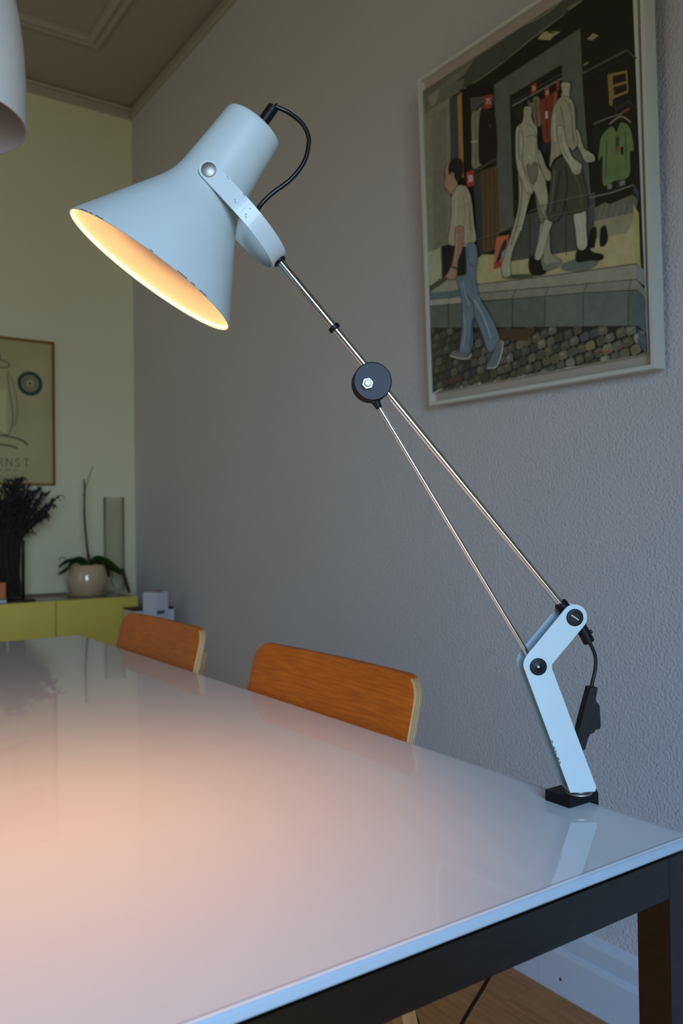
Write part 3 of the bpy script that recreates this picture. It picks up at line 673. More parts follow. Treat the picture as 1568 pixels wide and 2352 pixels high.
79 71 48 41 571 48 566 91 569 97 578 88 594 76 601 41 593 32 586
55 52 43 2 618 2 606 37 617 49 643 33 693 14 708 2 698 2 668
69 66 54 2 653 2 649 4 653 10 662 2 679 2 684 2 681 2 670
57 52 35 2 724 2 714 75 723 89 752 75 788 50 793 2 794 2 771
71 65 44 2 758 2 754 41 757 48 767 41 780 29 782 2 782 2 774
49 48 38 288 3 313 3 389 3 396 3 387 41 360 55 291 41 282 17
45 45 38 209 60 228 46 299 61 311 83 295 129 273 151 210 130 199 108
43 42 34 238 164 260 151 346 167 361 189 343 235 316 247 248 231 231 209
54 53 43 256 197 267 192 310 198 317 206 308 222 295 226 261 220 252 213
54 52 42 151 250 176 239 254 247 265 275 249 319 224 335 157 322 143 299
48 44 29 186 352 208 337 294 348 304 378 286 423 262 439 192 426 178 402
58 54 36 109 447 132 435 213 445 224 471 210 515 182 532 111 517 94 489
73 67 45 125 479 136 475 177 478 182 487 175 503 161 508 125 503 117 494
51 47 34 144 543 169 530 242 539 253 568 233 618 214 639 147 621 136 594
67 63 45 67 631 83 619 162 631 170 658 157 701 133 719 67 701 49 677
84 78 56 79 665 87 660 127 664 131 674 124 689 112 695 79 689 70 681
66 61 44 408 3 428 3 506 3 513 8 501 53 478 73 414 53 396 29
53 49 33 318 79 342 64 425 75 436 104 418 146 396 160 324 146 308 125
71 66 47 353 172 379 154 455 167 462 194 454 245 424 262 360 246 345 221
51 47 32 279 271 298 257 379 267 383 295 375 341 348 360 284 338 269 318
53 49 35 315 368 333 356 415 371 426 395 410 442 385 458 316 445 304 421
66 62 44 329 403 338 399 379 404 385 413 377 429 364 435 330 430 324 422
69 62 42 233 462 255 443 333 458 343 487 333 534 304 554 239 532 221 510
86 78 52 248 495 260 488 299 494 303 504 298 520 284 527 252 520 243 512
53 49 33 262 563 288 551 366 564 381 589 366 632 342 646 267 630 255 608
67 61 41 279 595 292 591 331 596 339 604 331 619 319 624 282 619 276 611
58 53 38 181 647 199 637 281 646 294 674 281 721 253 736 186 716 166 693
71 68 55 537 3 558 3 632 3 643 20 625 68 601 86 537 72 527 46
51 51 43 439 86 456 72 537 85 550 111 538 156 514 172 443 155 429 133
55 52 43 485 194 502 180 579 195 588 220 580 272 555 289 481 271 467 244
68 65 53 498 229 506 224 545 229 549 238 545 256 533 262 496 256 489 246
68 63 45 392 281 419 266 495 280 502 305 490 351 465 363 399 348 383 327
85 79 57 408 313 422 308 460 313 463 322 457 338 445 342 412 337 404 330
64 61 50 429 389 447 375 525 389 532 411 518 463 496 478 430 466 421 438
51 50 40 341 478 360 463 437 476 449 501 435 546 412 562 341 546 326 521
57 53 38 395 581 412 567 490 582 504 606 488 654 465 671 395 656 380 630
72 69 56 303 672 325 656 405 667 418 696 401 730 375 735 310 744 296 719
90 86 70 319 705 330 700 370 704 377 714 368 726 355 728 322 731 316 722
59 54 36 649 14 668 3 751 13 756 36 748 86 719 101 649 84 638 64
74 68 46 663 47 673 41 714 46 717 55 713 72 699 77 663 71 658 64
57 54 44 568 100 593 86 667 98 680 124 669 171 645 191 573 174 559 146
71 68 56 584 134 597 129 634 133 640 142 635 158 623 165 587 159 580 150
39 39 33 600 211 627 198 705 214 720 237 705 283 681 294 605 282 592 256
51 48 34 520 296 538 284 617 292 624 319 613 368 589 384 522 371 503 345
61 58 47 556 403 578 387 657 401 669 425 652 476 625 490 561 475 551 453
76 73 59 571 436 582 431 622 436 628 444 619 462 606 467 574 462 569 454
45 44 35 471 495 494 476 570 492 582 518 565 564 544 582 472 563 462 540
56 55 44 486 527 497 521 535 526 541 535 533 552 522 558 486 551 481 543
48 46 37 498 593 520 576 591 594 606 618 591 663 567 681 498 666 487 642
43 43 36 730 3 750 3 826 3 831 3 821 3 794 14 731 3 715 3
58 54 36 755 34 773 18 854 35 863 61 854 110 826 128 751 111 738 84
73 67 45 768 69 778 64 818 69 823 79 818 96 804 102 767 96 760 87
45 45 38 687 124 704 107 781 119 794 146 775 189 755 208 689 189 675 168
66 63 52 711 229 733 218 811 232 828 255 811 300 787 316 714 303 701 276
65 61 43 639 315 659 303 740 312 750 340 733 391 710 405 636 387 625 364
66 62 44 665 416 687 405 767 414 781 443 765 490 736 505 666 488 649 465
83 77 55 680 450 691 446 731 449 738 460 729 476 715 481 680 476 672 467
48 47 38 578 501 600 484 677 500 690 527 674 574 649 589 581 575 571 554
60 58 47 593 536 603 530 642 536 649 545 641 561 628 567 594 562 589 555
72 67 48 623 608 645 590 718 608 732 631 713 675 689 679 625 680 610 656
90 83 60 637 642 648 635 684 642 691 650 681 665 670 667 638 667 630 659
49 49 41 855 3 873 3 946 3 962 3 945 21 920 40 856 22 838 3
61 61 52 867 3 877 3 913 3 921 3 913 7 900 13 868 7 859 3
55 51 34 877 49 893 34 976 44 987 74 974 124 946 138 880 125 859 97
78 73 52 802 132 820 119 899 131 911 159 898 206 873 221 803 203 789 180
98 91 65 816 166 825 162 864 166 871 176 864 192 852 197 817 191 810 183
78 75 61 835 240 860 223 937 236 950 268 934 314 908 335 841 314 825 293
57 56 45 760 331 779 317 856 325 867 354 849 401 828 419 759 402 742 377
76 72 59 785 439 807 423 884 436 889 465 880 514 852 533 787 515 773 490
52 49 35 709 527 730 513 809 527 821 551 813 599 783 618 715 599 702 575
66 61 44 724 561 735 556 775 561 781 569 777 586 762 593 728 586 721 578
65 59 40 956 3 973 3 1056 3 1067 3 1053 35 1028 51 959 33 944 10
66 60 41 1007 62 1028 42 1104 58 1114 82 1102 133 1076 150 1004 132 995 107
52 50 40 910 146 936 133 1016 143 1023 172 1008 222 985 237 913 223 900 196
65 63 51 927 181 939 176 979 180 983 190 975 207 964 212 928 208 921 198
61 60 48 951 264 970 247 1056 267 1064 288 1054 333 1028 346 958 333 943 308
77 75 60 967 296 977 291 1020 298 1023 305 1019 321 1006 325 971 321 963 312
74 67 45 874 342 899 330 975 343 984 367 971 411 945 428 882 410 866 390
93 84 57 890 375 902 371 940 376 945 384 938 399 925 405 894 399 886 392
49 48 38 904 453 923 440 1004 448 1008 476 998 525 972 546 903 528 887 502
62 60 48 917 487 926 482 967 485 969 495 964 512 951 520 916 513 908 504
55 50 34 823 541 841 527 919 537 930 564 917 609 894 623 828 608 811 585
73 68 48 1092 3 1108 3 1184 3 1197 3 1182 44 1156 60 1091 44 1078 24
91 85 61 1104 9 1112 3 1150 7 1157 16 1149 32 1136 38 1104 32 1097 25
70 64 43 1121 82 1143 71 1221 79 1233 109 1219 154 1193 173 1127 159 1110 131
88 80 54 1136 117 1147 113 1186 115 1192 126 1185 142 1172 148 1139 143 1130 134
45 45 38 1037 167 1059 154 1136 170 1151 196 1139 241 1110 259 1042 242 1032 218
57 57 48 1053 202 1064 198 1103 203 1110 212 1104 228 1090 234 1056 228 1051 220
64 62 50 1063 272 1084 260 1163 274 1170 297 1163 341 1134 360 1064 341 1053 318
58 53 35 987 363 1007 352 1087 360 1100 389 1084 431 1062 447 992 434 975 408
73 66 44 1003 395 1013 391 1053 394 1059 404 1051 419 1040 425 1006 420 997 411
82 74 50 1013 465 1032 450 1115 461 1127 489 1116 540 1088 555 1017 537 1001 513
69 64 43 933 549 954 534 1036 550 1047 576 1033 618 1010 622 935 626 920 602
87 80 54 949 584 959 579 1000 585 1005 594 999 609 987 610 949 612 942 603
43 43 36 1188 3 1212 3 1292 3 1303 14 1292 62 1263 78 1193 57 1175 37
54 54 46 1204 22 1216 17 1256 23 1261 31 1256 48 1241 53 1206 46 1198 39
71 65 44 1222 93 1243 81 1332 92 1344 121 1324 169 1298 186 1228 170 1210 143
89 82 55 1239 128 1250 124 1294 128 1300 138 1290 155 1277 161 1242 155 1233 146
75 69 50 1152 192 1170 175 1249 190 1267 215 1246 262 1224 280 1156 263 1140 239
93 87 62 1167 224 1175 218 1215 224 1224 232 1214 249 1203 255 1169 249 1160 241
74 67 45 1190 289 1209 273 1283 284 1297 314 1281 358 1260 373 1186 359 1171 333
93 84 57 1202 322 1212 316 1249 320 1256 330 1248 346 1237 351 1201 346 1193 337
63 63 53 1103 382 1123 369 1196 381 1208 404 1195 457 1170 474 1104 456 1090 432
82 76 54 1139 487 1157 470 1233 488 1249 511 1232 558 1209 576 1139 561 1124 535
74 67 45 1399 3 1420 3 1503 3 1508 3 1499 3 1473 6 1407 3 1391 3
60 56 40 1314 7 1341 3 1417 3 1424 31 1414 78 1388 93 1321 74 1310 53
75 70 50 1331 40 1344 35 1382 38 1386 48 1381 65 1368 70 1334 63 1329 56
58 58 49 1356 108 1380 100 1453 110 1465 133 1448 176 1429 192 1361 180 1351 156
73 73 61 1371 142 1383 139 1419 142 1426 150 1417 165 1408 171 1373 167 1369 158
86 83 67 1265 197 1286 178 1364 192 1371 217 1359 267 1336 284 1271 274 1257 244
108 103 84 1280 230 1290 223 1329 228 1333 237 1326 254 1315 260 1282 257 1275 246
63 61 50 1293 299 1317 284 1395 295 1409 326 1396 375 1369 394 1297 372 1281 351
79 76 62 1310 334 1321 329 1360 332 1367 343 1361 360 1348 367 1312 359 1304 352
69 67 54 1210 395 1233 378 1310 393 1326 419 1307 467 1282 487 1214 471 1204 444
70 63 43 1249 493 1271 478 1357 494 1363 518 1349 562 1325 566 1255 567 1236 540
78 72 52 1514 3 1531 3 1607 3 1624 3 1608 8 1584 21 1512 5 1500 3
66 61 41 1428 18 1455 7 1532 21 1551 48 1529 92 1507 110 1433 94 1418 68
52 52 44 1461 130 1482 115 1560 130 1571 157 1561 204 1531 222 1465 204 1449 179
46 46 39 1389 224 1413 212 1493 226 1504 250 1492 294 1464 310 1396 296 1383 270
57 57 48 1406 258 1418 253 1457 258 1463 266 1457 282 1443 288 1409 283 1402 274
85 79 57 1424 317 1446 302 1525 313 1534 343 1523 394 1496 412 1426 395 1414 366
62 57 38 1349 418 1368 403 1444 421 1453 443 1439 485 1418 506 1353 484 1333 461
78 71 48 1362 450 1372 445 1410 451 1414 459 1407 474 1397 481 1364 474 1354 466
67 61 41 1623 3 1651 3 1733 3 1742 3 1728 18 1704 38 1629 18 1618 3
71 69 56 1546 44 1563 28 1645 43 1657 69 1638 117 1616 131 1549 116 1530 93
89 87 70 1560 78 1568 72 1609 78 1615 87 1606 104 1595 108 1561 103 1552 95
83 77 55 1586 147 1606 133 1686 143 1697 170 1686 217 1660 231 1591 214 1576 193
58 58 49 1498 234 1517 218 1599 232 1613 260 1598 306 1568 324 1499 306 1487 283
72 72 61 1513 268 1522 262 1563 267 1571 277 1563 293 1548 299 1513 293 1507 285
77 70 47 1531 336 1551 317 1632 330 1646 359 1633 409 1607 423 1533 407 1519 381
73 67 45 1455 424 1475 405 1555 421 1567 448 1557 496 1529 514 1459 496 1439 472
91 84 57 1471 457 1480 451 1521 456 1526 466 1522 482 1508 489 1472 482 1463 474
83 80 65 1757 3 1779 3 1856 3 1862 3 1850 33 1831 49 1762 35 1751 12
104 100 81 1772 3 1783 3 1822 3 1825 5 1819 21 1809 27 1775 22 1770 14
69 62 42 1664 52 1688 33 1771 47 1783 78 1760 124 1739 141 1671 125 1658 98
65 60 43 1706 156 1728 143 1811 157 1819 180 1812 230 1779 251 1713 233 1695 207
49 49 41 1623 251 1647 237 1720 250 1734 276 1722 324 1693 344 1627 326 1616 299
79 72 49 1660 351 1687 335 1760 348 1773 376 1753 420 1730 437 1665 420 1655 400
99 90 61 1676 385 1689 379 1726 383 1732 393 1722 409 1711 415 1678 409 1673 402
73 67 45 1579 446 1606 430 1680 443 1692 473 1682 503 1651 508 1583 520 1571 496
60 59 47 1867 3 1881 3 1965 3 1976 11 1960 57 1936 74 1868 57 1850 31
75 73 59 1880 18 1887 15 1929 18 1934 27 1927 43 1914 50 1880 44 1871 35
76 70 47 1797 77 1814 63 1886 77 1901 101 1883 151 1863 167 1796 149 1780 129
74 67 45 1829 179 1847 162 1926 176 1940 204 1924 254 1897 270 1826 257 1815 230
93 84 57 1842 214 1851 208 1890 213 1898 223 1890 240 1876 246 1841 241 1835 232
92 84 56 1733 270 1755 255 1833 271 1845 296 1832 343 1809 362 1737 344 1724 321
116 105 71 1749 304 1760 299 1799 305 1805 313 1799 330 1787 337 1751 330 1744 322
57 57 48 1775 370 1796 356 1877 370 1895 394 1876 440 1850 459 1781 441 1765 416
71 71 60 1791 403 1801 399 1842 404 1851 412 1842 428 1829 435 1794 428 1786 420
72 70 56 1990 7 2010 3 2081 3 2089 29 2078 74 2058 88 1992 74 1979 52
78 71 48 1903 83 1926 70 2004 77 2014 107 1997 157 1975 177 1909 159 1893 134
49 49 42 1932 195 1954 179 2033 191 2045 219 2034 268 2009 280 1935 263 1922 240
62 62 52 1948 228 1959 222 1998 226 2004 236 1999 253 1986 258 1949 252 1943 244
77 73 60 1865 277 1880 261 1955 273 1964 301 1952 345 1932 364 1865 348 1849 324
79 76 62 1890 392 1910 374 1988 390 2003 416 1987 448 1963 453 1893 461 1880 439
98 96 77 1905 425 1915 418 1954 424 1961 433 1953 445 1941 446 1906 449 1900 441
97 93 76 2109 21 2131 5 2209 20 2221 43 2204 89 2178 106 2113 86 2095 64
92 84 57 2013 107 2039 93 2116 107 2133 131 2117 181 2090 195 2018 182 2004 156
116 105 71 2029 140 2042 135 2081 140 2090 148 2081 166 2068 171 2032 166 2025 157
66 61 44 2045 200 2072 189 2149 199 2163 228 2148 274 2123 289 2055 275 2038 252
83 77 55 2063 235 2076 231 2114 235 2122 245 2114 261 2101 266 2067 261 2059 253
55 51 34 1968 301 1991 285 2067 301 2079 327 2062 368 2040 384 1973 370 1955 346
69 62 42 2195 3 2217 3 2288 3 2298 3 2287 3 2261 13 2199 3 2184 3
86 78 52 2208 3 2219 3 2255 3 2260 3 2254 3 2241 3 2210 3 2203 3
72 66 45 2234 32 2250 18 2325 30 2336 56 2322 101 2299 115 2234 104 2225 78
90 83 56 2247 65 2255 60 2292 64 2298 73 2291 89 2279 94 2247 90 2242 81
64 64 54 2138 122 2159 103 2238 123 2255 145 2242 192 2216 210 2143 190 2124 166
78 75 61 2163 226 2188 213 2269 228 2282 253 2265 296 2241 315 2169 297 2158 275
97 94 76 2180 259 2193 255 2233 260 2240 269 2231 284 2219 291 2183 284 2178 276
55 55 46 2098 310 2119 293 2196 306 2203 335 2191 384 2165 399 2100 382 2085 360
68 68 58 2111 344 2122 338 2160 343 2163 353 2157 370 2145 375 2112 369 2105 362
63 61 49 2297 3 2317 3 2399 3 2414 3 2395 15 2375 31 2301 12 2284 3
78 76 61 2314 3 2324 3 2365 3 2372 3 2363 3 2353 8 2316 3 2307 3
65 63 51 2351 49 2367 33 2443 42 2455 71 2438 121 2416 136 2349 124 2334 97
81 79 64 2363 81 2371 76 2409 79 2415 89 2407 107 2395 112 2362 108 2354 98
70 65 46 2256 137 2280 127 2361 137 2373 164 2354 208 2330 225 2260 208 2249 184
87 81 58 2272 171 2284 167 2325 171 2331 180 2321 196 2309 201 2274 196 2269 187
66 66 56 2301 247 2322 231 2401 249 2410 271 2397 317 2374 333 2307 315 2290 292
67 62 45 2217 334 2237 317 2310 330 2322 357 2311 391 2286 395 2218 406 2206 382
61 56 38 2413 3 2438 3 2517 3 2526 3 2509 28 2491 42 2417 31 2408 4
77 70 47 2429 3 2442 3 2481 3 2486 3 2477 16 2468 20 2431 17 2427 7
70 68 55 2467 62 2489 49 2563 60 2576 88 2556 132 2536 149 2471 136 2459 112
88 85 69 2481 96 2492 92 2529 96 2536 105 2525 121 2515 127 2483 122 2477 114
102 92 62 2368 148 2393 134 2471 145 2476 170 2464 217 2440 232 2369 220 2356 195
61 59 48 2419 260 2443 247 2515 260 2527 284 2516 332 2492 344 2424 328 2408 307
98 93 76 2533 3 2551 3 2634 3 2645 3 2635 49 2607 60 2537 51 2525 23
122 117 96 2549 11 2558 7 2599 12 2605 20 2600 36 2586 40 2551 36 2545 27
105 96 64 2572 77 2595 61 2676 74 2685 101 2670 154 2646 168 2575 155 2560 127
70 64 43 2504 170 2522 153 2597 170 2608 195 2593 243 2572 261 2506 243 2490 221
81 74 50 2524 272 2541 257 2621 266 2637 297 2617 337 2598 340 2525 346 2505 320
101 93 63 2538 305 2547 300 2587 303 2595 314 2585 328 2575 329 2539 331 2528 322
70 68 54 2662 3 2683 3 2761 3 2775 14 2755 60 2732 78 2665 62 2647 37
87 85 68 2676 22 2687 16 2726 20 2733 31 2723 47 2712 53 2678 48 2669 39
78 78 65 2684 90 2709 75 2789 90 2801 117 2784 161 2763 180 2692 158 2675 136
77 75 61 2604 188 2628 171 2698 187 2712 211 2699 256 2677 269 2611 257 2597 234
97 94 76 2619 220 2631 214 2666 219 2673 228 2667 243 2655 248 2622 244 2615 236
85 83 67 2865 3 2890 3 2961 3 2971 3 2956 3 2932 8 2867 3 2857 3
107 104 84 2879 3 2892 3 2927 3 2932 3 2925 3 2912 3 2880 3 2875 3
83 76 51 2767 9 2793 3 2866 8 2879 32 2864 79 2842 92 2774 77 2762 56
70 65 47 2808 108 2828 94 2906 108 2925 133 2903 182 2879 196 2810 183 2790 156
88 82 59 2822 142 2833 137 2872 142 2881 151 2870 168 2858 173 2823 169 2813 159
77 72 51 2732 210 2756 193 2834 205 2842 231 2835 280 2807 299 2735 281 2724 255
97 90 64 2748 242 2760 236 2799 241 2803 250 2799 267 2785 273 2749 267 2744 258
79 79 67 2973 3 2987 3 3058 3 3058 3 3057 6 3039 21 2972 5 2959 3
99 99 83 2985 3 2992 3 3032 3 3038 3 3027 3 3018 3 2984 3 2978 3
92 83 56 2894 21 2914 6 2986 18 3004 45 2985 91 2960 109 2892 92 2880 69
107 102 84 2936 129 2954 115 3037 128 3050 155 3038 204 3008 225 2936 203 2918 181
134 128 105 2951 164 2960 159 3001 164 3008 173 3002 190 2987 198 2951 190 2942 182
88 84 69 2849 211 2867 198 2949 213 2959 237 2947 278 2924 282 2847 286 2832 262
110 105 86 2864 245 2872 241 2914 246 2919 255 2913 269 2901 270 2862 272 2855 263
69 69 58 3016 43 3038 27 3058 42 3058 67 3058 115 3058 130 3019 114 3006 91
86 86 73 3031 77 3042 71 3058 76 3058 85 3058 102 3058 107 3032 102 3025 94
60 43 22 1136 584 1717 484 1586 380 1163 448
60 76 78 2971 248 3058 163 3058 2 2970 115
24 24 20 2965 138 3058 45 3058 50 2970 143
60 60 34 1710 1046 1694 1040 1645 1043 1571 1052 1483 1068 1393 1087 1316 1108 1263 1126 1245 1138 1263 1144 1315 1141 1392 1131 1482 1114 1570 1095 1644 1075 1693 1058
118 115 90 1887 1415 1898 1442 1910 1460 1924 1469 1935 1467 1944 1454 1947 1425 1945 1379 1943 1326 1944 1273 1954 1231 1976 1197 2009 1167 2044 1142 2073 1121 2088 1105 2086 1094 2074 1089 2054 1088 2030 1089 2005 1092 1976 1095 1940 1097 1903 1103 1871 1117 1851 1142 1845 1186 1850 1247 1862 1312 1875 1372
59 57 40 1890 1413 1901 1440 1914 1458 1926 1466 1933 1465 1940 1455 1943 1426 1950 1424 1947 1454 1937 1469 1921 1472 1907 1462 1894 1444 1883 1417
59 57 40 1943 1426 1942 1380 1939 1327 1941 1274 1950 1230 1974 1196 2007 1166 2012 1169 1979 1198 1957 1231 1948 1273 1947 1325 1949 1378 1950 1424
59 57 40 2007 1166 2042 1140 2071 1119 2085 1104 2083 1096 2072 1092 2053 1090 2055 1085 2075 1086 2089 1092 2091 1105 2075 1123 2046 1144 2011 1169
59 57 40 2053 1090 2029 1092 2005 1095 1975 1098 1939 1100 1903 1106 1872 1119 1870 1114 1903 1100 1940 1094 1977 1092 2006 1090 2030 1086 2054 1085
59 57 40 1874 1118 1854 1142 1849 1185 1854 1245 1865 1311 1879 1370 1890 1413 1883 1416 1872 1373 1858 1313 1847 1248 1842 1187 1847 1142 1868 1116
136 132 102 1653 2846 1664 2850 1679 2848 1694 2842 1708 2835 1722 2830 1737 2824 1749 2816 1757 2805 1758 2788 1754 2769 1750 2747 1749 2726 1751 2705 1755 2684 1762 2664 1770 2643 1782 2624 1797 2606 1811 2587 1821 2564 1823 2536 1821 2504 1817 2471 1816 2440 1816 2411 1817 2385 1819 2357 1821 2326 1821 2291 1820 2253 1822 2214 1829 2175 1843 2137 1863 2098 1884 2060 1900 2021 1912 1981 1920 1941 1927 1901 1932 1863 1936 1828 1937 1794 1938 1763 1936 1733 1931 1707 1923 1683 1917 1660 1918 1637 1931 1614 1952 1590 1973 1567 1984 1544 1982 1523 1972 1503 1959 1481 1944 1454 1927 1421 1908 1382 1888 1343 1870 1308 1857 1277 1847 1248 1836 1224 1822 1209 1799 1202 1770 1202 1745 1211 1731 1232 1736 1269 1753 1320 1773 1375 1789 1423 1800 1461 1810 1494 1817 1527 1820 1564 1817 1606 1809 1650 1799 1696 1790 1740 1784 1787 1778 1835 1771 1878 1763 1908 1753 1924 1741 1931 1728 1927 1713 1914 1697 1889 1679 1852 1661 1810 1641 1767 1622 1723 1602 1676 1581 1629 1556 1582 1526 1537 1492 1492 1458 1448 1431 1405 1411 1363 1395 1321 1384 1281 1376 1245 1376 1210 1382 1177 1386 1150 1381 1130 1362 1120 1332 1117 1301 1121 1277 1132 1260 1151 1248 1179 1241 1210 1238 1239 1241 1263 1250 1286 1263 1312 1281 1346 1307 1393 1338 1449 1372 1508 1404 1567 1434 1627 1465 1689 1493 1749 1514 1805 1527 1853 1533 1897 1536 1941 1538 1989 1539 2046 1538 2108 1536 2169 1533 2220 1528 2256 1522 2283 1516 2309 1512 2341 1511 2385 1511 2435 1513 2485 1516 2531 1520 2573 1525 2612 1532 2647 1543 2674 1559 2688 1580 2693 1600 2695 1616 2702 1626 2716 1632 2732 1636 2750 1640 2769 1643 2789 1644 2812 1647 2833
68 66 45 1656 2843 1666 2847 1679 2845 1694 2839 1708 2833 1722 2827 1736 2822 1747 2815 1753 2805 1755 2790 1751 2770 1746 2749 1745 2727 1747 2706 1752 2685 1758 2664 1767 2643 1779 2623 1794 2605 1808 2587 1817 2565 1820 2537 1817 2505 1814 2473 1812 2441 1812 2413 1814 2386 1815 2358 1817 2328 1817 2293 1817 2254 1819 2215 1825 2176 1832 2174 1826 2213 1824 2252 1824 2290 1824 2325 1822 2356 1821 2384 1820 2410 1819 2438 1821 2470 1825 2503 1827 2535 1824 2563 1815 2587 1800 2607 1785 2625 1773 2643 1765 2663 1759 2684 1755 2704 1752 2725 1754 2745 1758 2767 1762 2787 1761 2804 1751 2817 1737 2827 1722 2833 1708 2838 1694 2844 1678 2850 1662 2853 1651 2849
68 66 45 1825 2175 1840 2137 1860 2098 1880 2060 1897 2021 1908 1982 1917 1941 1924 1902 1929 1864 1932 1829 1934 1795 1934 1764 1933 1734 1928 1708 1920 1684 1914 1661 1914 1637 1928 1613 1950 1589 1970 1566 1980 1545 1978 1524 1969 1505 1955 1483 1941 1456 1924 1423 1904 1384 1884 1345 1867 1310 1854 1279 1844 1249 1833 1226 1819 1211 1825 1207 1840 1222 1850 1246 1861 1275 1874 1306 1891 1341 1911 1380 1931 1419 1947 1453 1962 1479 1976 1501 1985 1522 1987 1544 1976 1568 1955 1591 1934 1614 1921 1637 1921 1659 1927 1681 1935 1705 1940 1732 1941 1761 1941 1793 1939 1827 1936 1862 1931 1900 1924 1940 1915 1981 1904 2021 1887 2060 1866 2099 1847 2137 1832 2175
68 66 45 1820 1212 1797 1205 1770 1205 1747 1213 1735 1231 1740 1268 1756 1319 1777 1373 1793 1422 1804 1459 1814 1493 1821 1526 1824 1563 1820 1605 1812 1650 1803 1696 1794 1740 1788 1786 1782 1834 1775 1877 1766 1908 1755 1926 1740 1934 1725 1930 1710 1916 1694 1891 1676 1854 1657 1812 1638 1769 1618 1725 1598 1678 1577 1631 1553 1584 1560 1580 1584 1627 1606 1675 1625 1721 1645 1765 1664 1808 1683 1851 1701 1887 1717 1912 1731 1925 1742 1928 1750 1923 1759 1908 1768 1878 1774 1835 1780 1787 1787 1741 1795 1697 1805 1651 1813 1606 1816 1565 1813 1529 1806 1496 1797 1462 1786 1425 1770 1377 1749 1322 1732 1271 1728 1232 1742 1210 1770 1199 1800 1199 1824 1206
68 66 45 1553 1584 1523 1539 1488 1494 1455 1450 1427 1407 1407 1364 1391 1322 1380 1282 1372 1246 1372 1211 1378 1178 1382 1151 1378 1133 1359 1123 1331 1120 1301 1124 1279 1134 1264 1152 1252 1179 1245 1209 1242 1238 1245 1262 1253 1284 1267 1310 1285 1345 1310 1392 1342 1447 1376 1506 1408 1565 1438 1625 1469 1687 1497 1747 1518 1803 1511 1807 1490 1751 1462 1690 1431 1629 1400 1569 1369 1510 1335 1451 1303 1395 1277 1348 1259 1313 1246 1287 1237 1265 1234 1240 1236 1210 1244 1179 1257 1151 1274 1130 1301 1118 1333 1114 1364 1117 1385 1128 1390 1149 1386 1177 1380 1209 1380 1243 1388 1280 1399 1319 1415 1361 1435 1403 1462 1446 1495 1490 1530 1535 1560 1580
68 66 45 1518 1803 1531 1852 1537 1896 1540 1940 1542 1988 1543 2045 1542 2107 1540 2167 1537 2219 1532 2255 1526 2282 1520 2308 1516 2340 1515 2384 1515 2434 1516 2484 1520 2530 1524 2571 1529 2611 1536 2645 1546 2671 1562 2685 1582 2689 1603 2692 1619 2700 1629 2714 1635 2731 1639 2749 1643 2767 1646 2788 1648 2811 1651 2831 1657 2844 1650 2848 1643 2835 1641 2814 1639 2791 1636 2770 1632 2752 1628 2734 1622 2718 1613 2705 1598 2698 1578 2696 1556 2691 1539 2676 1528 2649 1521 2614 1516 2574 1512 2533 1509 2487 1507 2436 1507 2386 1509 2342 1512 2310 1518 2284 1525 2257 1529 2221 1532 2170 1534 2109 1535 2047 1534 1990 1532 1942 1530 1898 1523 1855 1511 1806
96 94 70 1661 2223 1670 2234 1684 2237 1702 2234 1720 2230 1737 2225 1753 2222 1770 2219 1787 2214 1801 2205 1810 2191 1814 2169 1813 2140 1810 2108 1805 2079 1799 2055 1791 2036 1781 2020 1770 2007 1758 1999 1747 1997 1736 2002 1724 2014 1713 2030 1702 2049 1693 2071 1683 2099 1673 2134 1665 2170 1660 2201
48 47 31 1665 2221 1673 2231 1686 2234 1702 2231 1721 2227 1737 2222 1754 2219 1752 2225 1736 2228 1720 2233 1701 2237 1682 2240 1667 2237 1658 2226
48 47 31 1754 2219 1771 2216 1786 2211 1798 2203 1806 2191 1810 2170 1810 2141 1817 2139 1817 2168 1813 2191 1803 2206 1788 2216 1770 2222 1752 2225
48 47 31 1810 2141 1807 2110 1802 2080 1795 2057 1788 2038 1778 2022 1767 2009 1773 2005 1785 2018 1795 2034 1803 2053 1809 2077 1814 2107 1817 2139
48 47 31 1767 2010 1756 2002 1746 2000 1738 2004 1727 2015 1716 2030 1705 2050 1699 2049 1710 2029 1721 2013 1734 2000 1748 1994 1761 1996 1773 2005
48 47 31 1705 2049 1696 2071 1687 2099 1677 2133 1669 2169 1664 2200 1665 2222 1658 2225 1657 2202 1661 2170 1670 2134 1679 2100 1689 2072 1698 2050
128 124 94 1756 2794 1752 2788 1742 2786 1725 2789 1706 2795 1688 2804 1672 2814 1661 2824 1658 2833 1662 2839 1673 2840 1689 2838 1708 2832 1727 2823 1743 2812 1753 2802
88 86 62 1783 2544 1789 2526 1797 2499 1804 2474 1805 2464 1805 2468 1792 2485 1775 2505 1756 2521 1734 2529 1710 2531 1688 2532 1673 2533 1676 2525 1692 2524 1713 2523 1735 2521 1753 2515 1768 2502 1784 2482 1798 2465 1813 2457 1813 2472 1807 2497 1798 2524 1793 2542
88 86 62 1790 2430 1799 2334 1769 2215 1778 2210 1808 2331 1800 2427
92 90 66 1546 2137 1555 2111 1567 2074 1577 2029 1578 1976 1567 1910 1548 1830 1524 1749 1500 1677 1471 1611 1438 1549 1407 1496 1385 1458 1402 1449 1424 1487 1455 1540 1488 1603 1517 1669 1542 1742 1565 1823 1584 1903 1595 1970 1594 2025 1584 2072 1572 2109 1564 2135
100 97 72 1772 1886 1780 1871 1794 1836 1809 1790 1825 1744 1838 1707 1850 1680 1862 1657 1873 1636 1880 1617 1883 1601 1878 1586 1869 1571 1856 1559 1843 1555 1832 1560 1823 1580 1813 1610 1804 1647 1796 1686 1790 1722 1783 1760 1777 1804 1772 1845 1770 1875
50 48 32 1769 1886 1777 1871 1790 1836 1806 1790 1822 1744 1835 1707 1842 1707 1829 1744 1813 1790 1797 1836 1784 1871 1775 1887
